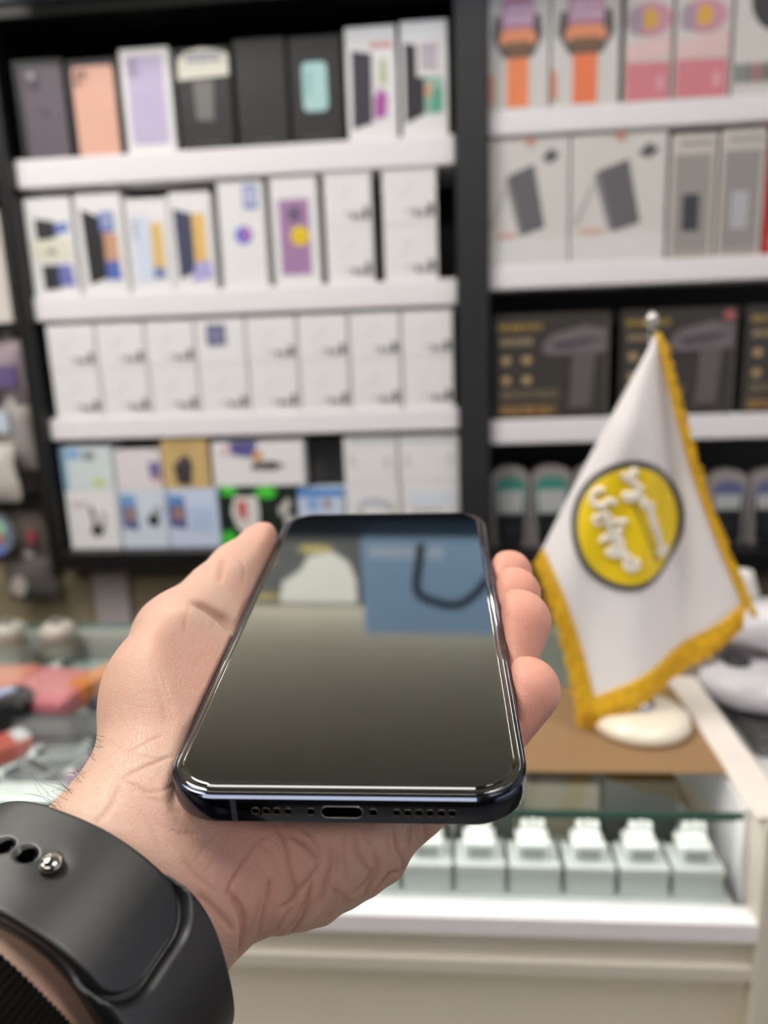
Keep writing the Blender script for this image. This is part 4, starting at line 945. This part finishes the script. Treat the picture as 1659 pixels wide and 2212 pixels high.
# loose folds of the heel of the hand, running across its ulnar edge
ua = (JQ['hy2'][0] + JQ['hy'][0]) / 2
def lobe(P, c, r): return np.exp(-((P - c) ** 2).sum(-1) / r ** 2)
ul = np.maximum(lobe(HV, np.array(pz(760, 1880, .188)), .024), lobe(HV, np.array(pz(620, 1960, .180)), .018))
axu = JQ['pm'][0] - JQ['hy'][0]; axu /= np.linalg.norm(axu)
tt = (HV - JQ['hy'][0]) @ axu
sd = (HV - JQ['hy'][0]) @ np.array([.2, .9, .3])
fold = np.sin(tt * 1150 + sd * 160 + 2.0 * np.sin(sd * 240 + tt * 90)) * .6 + np.sin(tt * 640 - sd * 130 + 1.) * .5
disp += ul * fold * .00026
HV2 = HV + HN * disp[:, None]
tips = [(JQ[k][0], JQ[k][1]) for k in ('it', 'mt', 'rt', 'pt', 'td')]
pink = np.zeros(len(HV)); tipm = np.zeros(len(HV))
for c, r in tips:
    d2 = ((HV - c) ** 2).sum(1)
    pink = np.maximum(pink, np.exp(-d2 / (.024 ** 2))); tipm = np.maximum(tipm, np.clip(1.6 - np.sqrt(d2) / r, 0, 1))
pink[((HV - tips[4][0]) ** 2).sum(1) < .04 ** 2] *= .55
pink = np.maximum(pink, .55 * lobe(HV, np.array(pz(560, 1850, .175)), .018)); pink = np.maximum(pink, .55 * lobe(HV, np.array(pz(385, 1480, .20)), .016))
pink = np.maximum(pink, .35 * lobe(HV, np.array(pz(480, 1800, .165)), .012))

def skin_material():
    m = bpy.data.materials.new('skin'); m.use_nodes = True; nt = m.node_tree; N = nt.nodes; Lk = nt.links; b = N['Principled BSDF']
    def node(t, **k):
        n = N.new(t)
        for a, v in k.items(): setattr(n, a, v)
        return n
    at_ = node('ShaderNodeAttribute', attribute_name='skin_data'); sp = node('ShaderNodeSeparateColor'); Lk.new(at_.outputs['Color'], sp.inputs[0])
    tc = node('ShaderNodeTexCoord')
    def noise(s, d=4, dist=0):
        n = node('ShaderNodeTexNoise'); n.inputs['Scale'].default_value = s; n.inputs['Detail'].default_value = d; n.inputs['Distortion'].default_value = dist; Lk.new(tc.outputs['Object'], n.inputs['Vector']); return n
    def mixc(f, a, c):
        x = node('ShaderNodeMix', data_type='RGBA')
        for i, v in ((0, f), (6, a), (7, c)):
            if hasattr(v, 'links'): Lk.new(v, x.inputs[i])
            else: x.inputs[i].default_value = v
        return x.outputs[2]
    def ma(op, a, c):
        x = node('ShaderNodeMath', operation=op)
        for i, v in ((0, a), (1, c)):
            if hasattr(v, 'links'): Lk.new(v, x.inputs[i])
            else: x.inputs[i].default_value = v
        return x.outputs[0]
    r = node('ShaderNodeMapRange'); Lk.new(noise(55, 5, .6).outputs[0], r.inputs[0]); r.inputs[1].default_value = .35; r.inputs[2].default_value = .65
    base = mixc(r.outputs[0], S((204, 173, 152)), S((207, 166, 149)))
    base = mixc(sp.outputs[0], base, S((222, 156, 138)))
    cr = ma('MULTIPLY', sp.outputs[1], .3); base = mixc(cr, base, S((160, 84, 62)))
    r2 = node('ShaderNodeMapRange'); Lk.new(noise(420, 3).outputs[0], r2.inputs[0]); r2.inputs[1].default_value = .45; r2.inputs[2].default_value = .75; r2.inputs[4].default_value = .22
    base = mixc(r2.outputs[0], base, S((206, 138, 112)))
    Lk.new(base, b.inputs['Base Color'])
    b.inputs['Roughness'].default_value = .43; b.inputs['Specular IOR Level'].default_value = .42
    b.inputs['Subsurface Weight'].default_value = .16; b.inputs['Subsurface Radius'].default_value = (1, .38, .22); b.inputs['Subsurface Scale'].default_value = .0035
    # relief: skin cells, long fine lines, finger ridges
    v = node('ShaderNodeTexVoronoi', feature='DISTANCE_TO_EDGE'); v.inputs['Scale'].default_value = 1150
    mp = node('ShaderNodeMapping'); mp.inputs['Scale'].default_value = (1, .55, .8); mp.inputs['Rotation'].default_value = (.5, .3, .8); Lk.new(tc.outputs['Object'], mp.inputs[0]); Lk.new(mp.outputs[0], v.inputs['Vector'])
    vm = node('ShaderNodeMapRange'); Lk.new(v.outputs['Distance'], vm.inputs[0]); vm.inputs[2].default_value = .12
    w = node('ShaderNodeTexWave', wave_type='RINGS', rings_direction='SPHERICAL'); w.inputs['Scale'].default_value = 520; w.inputs['Distortion'].default_value = 1.5; w.inputs['Detail'].default_value = 1; Lk.new(tc.outputs['Object'], w.inputs['Vector'])
    wv = ma('MULTIPLY', w.outputs[0], ma('MULTIPLY', sp.outputs[2], .3))
    hsum = ma('ADD', ma('MULTIPLY', vm.outputs[0], .35), wv)
    n2 = noise(240, 5, 1.2)
    hsum = ma('ADD', hsum, ma('MULTIPLY', n2.outputs[0], .4))
    for sc, ro in (((1, 9, 1.5), (.3, .7, .4)), ((8, 1, 1.5), (.5, .2, -.5))):
        m3 = node('ShaderNodeMapping'); m3.inputs['Scale'].default_value = sc; m3.inputs['Rotation'].default_value = ro; Lk.new(tc.outputs['Object'], m3.inputs[0])
        n3 = noise(95, 6, .4); Lk.new(m3.outputs[0], n3.inputs['Vector']); hsum = ma('ADD', hsum, ma('MULTIPLY', n3.outputs[0], .75))
    bp = node('ShaderNodeBump'); bp.inputs['Strength'].default_value = .55; bp.inputs['Distance'].default_value = .00026; Lk.new(hsum, bp.inputs['Height']); Lk.new(bp.outputs[0], b.inputs['Normal'])
    return m
SKIN = skin_material()
pe = empty('person', c2w(JQ['wr'][0]), 'left hand with watch strap and black sleeve holding the phone from below', 'person')
hand = mobj('hand_and_forearm', c2w(HV2), HF, SKIN, pe, smooth=True)
ca = hand.data.color_attributes.new('skin_data', 'FLOAT_COLOR', 'POINT')
ca.data.foreach_set('color', np.stack([pink, crease, tipm, np.ones(len(pink))], 1).astype(np.float32).ravel())

# frame of the forearm
WC = np.array(pz(270, 1960, .177)); EAX = (JQ['fr'][0] + JQ['fu'][0]) / 2 - WC; EAX /= np.linalg.norm(EAX)
vw = -WC / np.linalg.norm(WC); B2 = vw - EAX * (vw @ EAX); B2 /= np.linalg.norm(B2); B1 = np.cross(B2, EAX)
if B1[0] < 0: B1 = -B1
def rho(phi, s, off):
    o = WC + EAX * s; d = np.cos(phi)[:, None] * B2 + np.sin(phi)[:, None] * B1
    lo = np.zeros(len(phi)); hi = np.full(len(phi), .06)
    for _ in range(26):
        m_ = (lo + hi) / 2; v = hand_sdf(o + d * m_[:, None], cut=False); ok = v < off
        lo = np.where(ok, m_, lo); hi = np.where(ok, hi, m_)
    return lo
def ringpt(phi, s, r): return WC + EAX * s[..., None] + r[..., None] * (np.cos(phi)[..., None] * B2 + np.sin(phi)[..., None] * B1)
PH = np.radians(np.arange(0, 360, 2.))
sc_ = lambda ph_: .0176 + 0 * np.sin(ph_)
def strap_radius():
    r = np.zeros(len(PH))
    for ds in (-.010, -.005, 0, .005, .010):
        for i in range(0, 1): rr_ = np.array([rho(PH[j:j + 1], sc_(PH[j]) + ds, .0010)[0] for j in range(0, len(PH), 4)])
        r = np.maximum(r, np.interp(PH, PH[::4], rr_, period=2 * np.pi))
    k = np.exp(-(np.arange(-12, 13) / 5.) ** 2); k /= k.sum()
    rp = np.concatenate([r[-12:], r, r[:12]]); return np.convolve(rp, k, 'valid')
SR = strap_radius()
sr = lambda ph_: np.interp(np.mod(ph_, 2 * np.pi), PH, SR, period=2 * np.pi)
TIP = math.radians(22)          # where the tongue of the strap ends
arc = lambda ph_: (ph_ - TIP) * .0295   # metres past the tongue's end
RUB = mat('black_rubber', (15, 15, 18), .44, var=.1, scale=60, bump=.02, spec=.95)
TW, LWD = .0119, .0124
def tongue_dist(a, t):
    """distance outside the rounded tongue outline; a along, t across (metres)"""
    r = .0075; x = np.maximum(a + r, 0); y = np.maximum(np.abs(t) - TW + r, 0)
    return np.sqrt(x * x + y * y) - r
st = empty('watch_strap', c2w(WC), 'black rubber watch strap with steel pin, wrapped around the wrist', 'watch strap')
# lower layer all around, thickening past the slot where the tongue tucks in
phs = np.concatenate([np.radians(np.arange(-38, 80, .6)), np.radians(np.arange(80, 322, 3.))])
tn = np.linspace(-1, 1, 73)
def sstep(x, a, b): t = np.clip((x - a) / (b - a), 0, 1); return t * t * (3 - 2 * t)
A_ = arc(phs)[:, None]; 
wid = LWD - .0006 + .0022 * np.exp(-((A_ - .001) / .013) ** 2)
Tt = tn[None] * wid
zone = sstep(A_, -.017, -.008)
hgt = .0024 + .0030 * sstep(tongue_dist(A_ - .0012, Tt), .0001, .0012) * zone
hgt = np.where(A_ > .02, hgt - .0022 * sstep(A_, .02, .05), hgt)
edge_ = 1 - np.clip((np.abs(Tt) - (wid - .0014)) / .0014, 0, 1) ** 2
hgt = np.maximum(hgt * np.sqrt(np.clip(edge_, 0, 1)), .0002)
Pm = phs[:, None] + 0 * Tt
outer = ringpt(Pm, sc_(Pm) + Tt, sr(Pm) + hgt)
inner = ringpt(Pm, sc_(Pm) + Tt * .985, sr(Pm) + 0 * hgt)
def ribbon(outer, inner, closed=False):
    n, m_ = outer.shape[:2]; V = np.concatenate([outer.reshape(-1, 3), inner.reshape(-1, 3)]); Fc = []; o = n * m_
    rng = range(n if closed else n - 1)
    for i in rng:
        i2 = (i + 1) % n
        for j in range(m_ - 1):
            Fc.append((i * m_ + j, i * m_ + j + 1, i2 * m_ + j + 1, i2 * m_ + j)); Fc.append((o + i * m_ + j, o + i2 * m_ + j, o + i2 * m_ + j + 1, o + i * m_ + j + 1))
        Fc.append((i * m_, i2 * m_, o + i2 * m_, o + i * m_)); Fc.append((i * m_ + m_ - 1, o + i * m_ + m_ - 1, o + i2 * m_ + m_ - 1, i2 * m_ + m_ - 1))
    if not closed:
        for e_ in (0, n - 1):
            for j in range(m_ - 1): Fc.append((e_ * m_ + j, o + e_ * m_ + j, o + e_ * m_ + j + 1, e_ * m_ + j + 1))
    return V, Fc
V, Fc = ribbon(outer, inner, True)
mobj('strap_loop', c2w(V), Fc, RUB, st, smooth=True)
# the tongue with its row of holes
HOLES = [math.radians(a) for a in (-40.5, -50, -59.5, -69)]
phs = np.radians(np.arange(-130, 22.01, .8))
rows_o = []; rows_i = []
for p_ in phs:
    a = float(arc(p_)); r = .0075
    w_ = TW if a < -r else TW - r + math.sqrt(max(r * r - (a + r) ** 2, 1e-9))
    T1 = tn * w_; P1 = np.full(len(tn), p_)
    ed = 1 - np.clip((np.abs(tn) * w_ - (w_ - .0009)) / .0009, 0, 1) ** 2
    dive = .0016 * float(sstep(np.array(a), -.010, 0.))
    h_ = .0028 + .0022 * np.sqrt(np.clip(ed, 0, 1)) - dive
    for hp in HOLES:
        dd = np.sqrt((np.ones(len(tn)) * (p_ - hp) * .030) ** 2 + T1 ** 2)
        h_ = h_ - .0016 * (1 - sstep(dd, .0016, .0021))
    pin_d = np.sqrt(((p_ - math.radians(-30)) * .030) ** 2 + T1 ** 2); h_ = h_ - .0006 * np.exp(-(pin_d / .0032) ** 2)
    rows_o.append(ringpt(P1, sc_(P1) + T1, sr(P1) + h_)); rows_i.append(ringpt(P1, sc_(P1) + T1 * .99, sr(P1) + .0027 - dive))
V, Fc = ribbon(np.array(rows_o), np.array(rows_i))
tg = mobj('strap_tongue', c2w(V), Fc, RUB, st, smooth=True)
for hp in HOLES:
    c = ringpt(np.array(hp), np.array(sc_(hp)), np.array(sr(hp) + .0047)); nrm = np.cos(hp) * B2 + np.sin(hp) * B1; tg_ = np.cross(EAX, nrm)
    ring = [c + .00165 * (math.cos(a) * EAX + math.sin(a) * tg_) for a in np.linspace(0, 2 * math.pi, 20, endpoint=False)]
    mobj('strap_hole', c2w(np.array(ring + [p - nrm * .0004 for p in ring])), [tuple(range(20)), tuple(range(39, 19, -1))] + [(i, 20 + i, 20 + (i + 1) % 20, (i + 1) % 20) for i in range(20)], HOLE, tg)
pp_ = math.radians(-30); nrm = np.cos(pp_) * B2 + np.sin(pp_) * B1; tg_ = np.cross(EAX, nrm)
c = ringpt(np.array(pp_), np.array(sc_(pp_)), np.array(sr(pp_) + .0044))
V = []; k_ = 24
for r, t in ((.0013, -.001), (.0013, .0003), (.0021, .0005), (.0024, .0010), (.0023, .0016), (.0017, .0021), (.0009, .0024), (.0001, .0025)):
    for i in range(k_):
        a = 2 * math.pi * i / k_; V.append(c + nrm * t + r * (math.cos(a) * EAX + math.sin(a) * tg_))
Fc = [(j * k_ + i, j * k_ + (i + 1) % k_, (j + 1) * k_ + (i + 1) % k_, (j + 1) * k_ + i) for j in range(7) for i in range(k_)]
pin = mobj('steel_pin', c2w(np.array(V)), Fc, mat('polished_pin', (170, 165, 160), .12, metal=1., var=.02), st, smooth=True)

# ribbed knit sleeve
KN = mat('black_rib_knit', (15, 12, 11), .95, var=.3, scale=900, bump=.3, spec=.2)
NR = 128; ph_s = np.linspace(0, 2 * np.pi, NR * 5, endpoint=False)
rows = []
base_r = {}
for s_ in (.033, .045, .06, .072):
    b_ = rho(ph_s[::12], s_, .0022); b_ = np.interp(ph_s, ph_s[::12], b_, period=2 * np.pi); base_r[s_] = b_
def arm_r(s_):
    ks = sorted(base_r); s2 = min(max(s_, ks[0]), ks[-1])
    i = max(j for j in range(len(ks) - 1) if ks[j] <= s2); t = (s2 - ks[i]) / (ks[i + 1] - ks[i])
    return (base_r[ks[i]] * (1 - t) + base_r[ks[i + 1]] * t) * (1 + max(0, s_ - .072) * 1.2)
rib = .0006 * np.cos(ph_s * NR)
for s_, o_, rf in ((.046, -.0012, 0), (.036, -.0012, 0), (.0337, -.0004, .4), (.0331, .0006, .8), (.0336, .0014, 1), (.036, .0018, 1), (.042, .0018, 1), (.05, .002, 1), (.065, .0026, 1), (.09, .004, 1), (.13, .006, 1), (.17, .008, 1), (.20, .010, 1)):
    r = arm_r(s_) + o_ + rib * rf + .0006 * np.sin(ph_s * 3 + s_ * 90)
    rows.append(ringpt(ph_s, np.full(len(ph_s), s_), r))
rows = np.array(rows); n_, m_ = rows.shape[:2]
Fc = [(i * m_ + j, i * m_ + (j + 1) % m_, (i + 1) * m_ + (j + 1) % m_, (i + 1) * m_ + j) for i in range(n_ - 1) for j in range(m_)] + [tuple(range((n_ - 1) * m_, n_ * m_))]
mobj('sleeve_cuff', c2w(rows.reshape(-1, 3)), Fc, KN, pe, smooth=True)['label'] = 'black ribbed knit sleeve cuff'

# nails on the far side of the fingertips
NAIL = mat('nail', (226, 176, 160), .25, var=.03)
for t_, d_, dor in (('it', 'id', (.5, .15, .85)), ('mt', 'md', (.5, .15, .85)), ('rt', 'rd', (.5, .15, .85)), ('pt', 'pd', (.5, .2, .85)), ('td', 'ti', (-.75, .1, .6))):
    c, r = JQ[t_]; ax_ = c - JQ[d_][0]; ax_ /= np.linalg.norm(ax_); nv = np.array(dor, float); nv -= ax_ * (nv @ ax_); nv /= np.linalg.norm(nv); sv = np.cross(ax_, nv)
    V = []; K = 9
    for j in range(K):
        for i in range(K):
            a = (i / (K - 1) - .5) * 1.35; l = (j / (K - 1)) * .0115 - .0065
            l -= .0016 * (2 * i / (K - 1) - 1) ** 2 * (1 if j > K / 2 else -1)
            q = c + ax_ * l; dirn = math.cos(a) * nv + math.sin(a) * sv
            lo_, hi_ = 0., .02
            for _ in range(16):
                mid = (lo_ + hi_) / 2
                if hand_sdf((q + dirn * mid)[None], cut=False)[0] < .00022: lo_ = mid
                else: hi_ = mid
            V.append(q + dirn * lo_)
    Fc = [(j * K + i, j * K + i + 1, (j + 1) * K + i + 1, (j + 1) * K + i) for j in range(K - 1) for i in range(K - 1)]
    o = mobj('fingernail', c2w(np.array(V)), Fc, NAIL, pe, smooth=True)
    md = o.modifiers.new('thick', 'SOLIDIFY'); md.thickness = .0004; md.offset = 0

# a few arm hairs on the thumb side of the wrist
hp = []
for i in range(34):
    t = rnd.random(); bx_, by_ = [(212, 1565), (206, 1600), (190, 1640), (165, 1680), (140, 1712), (112, 1742)][min(5, int(t ** .6 * 6))]
    p = hit(bx_ + rnd.uniform(6, 22), by_ + rnd.uniform(-10, 20))
    if p is None: continue
    g = grad(p[None])[0]; tdir = np.array([-.6, -.1 + rnd.uniform(-.8, .5), rnd.uniform(-.3, .4)]); l = rnd.uniform(.004, .0085) * (.35 + .65 * t)
    d1 = (g * .7 + tdir * .6); d1 /= np.linalg.norm(d1); cv = np.array([rnd.uniform(-1, 1), rnd.uniform(-1, 1), rnd.uniform(-1, 1)]) * .5
    hp.append(tube([p - g * .0003, p + d1 * l * .35, p + (d1 + cv * .35) * l * .7, p + (d1 + cv) * l], .00003, 4, taper=[.00004, .000035, .00003, .00001]))
V, Fc = join_vf(hp)
ho = mobj('arm_hair', c2w(np.array(V)), Fc, mat('dark_hair', (40, 30, 26), .5), pe); ho['kind'] = 'stuff'
for o in list(bpy.data.objects):
    if '_o' in o: del o['_o']
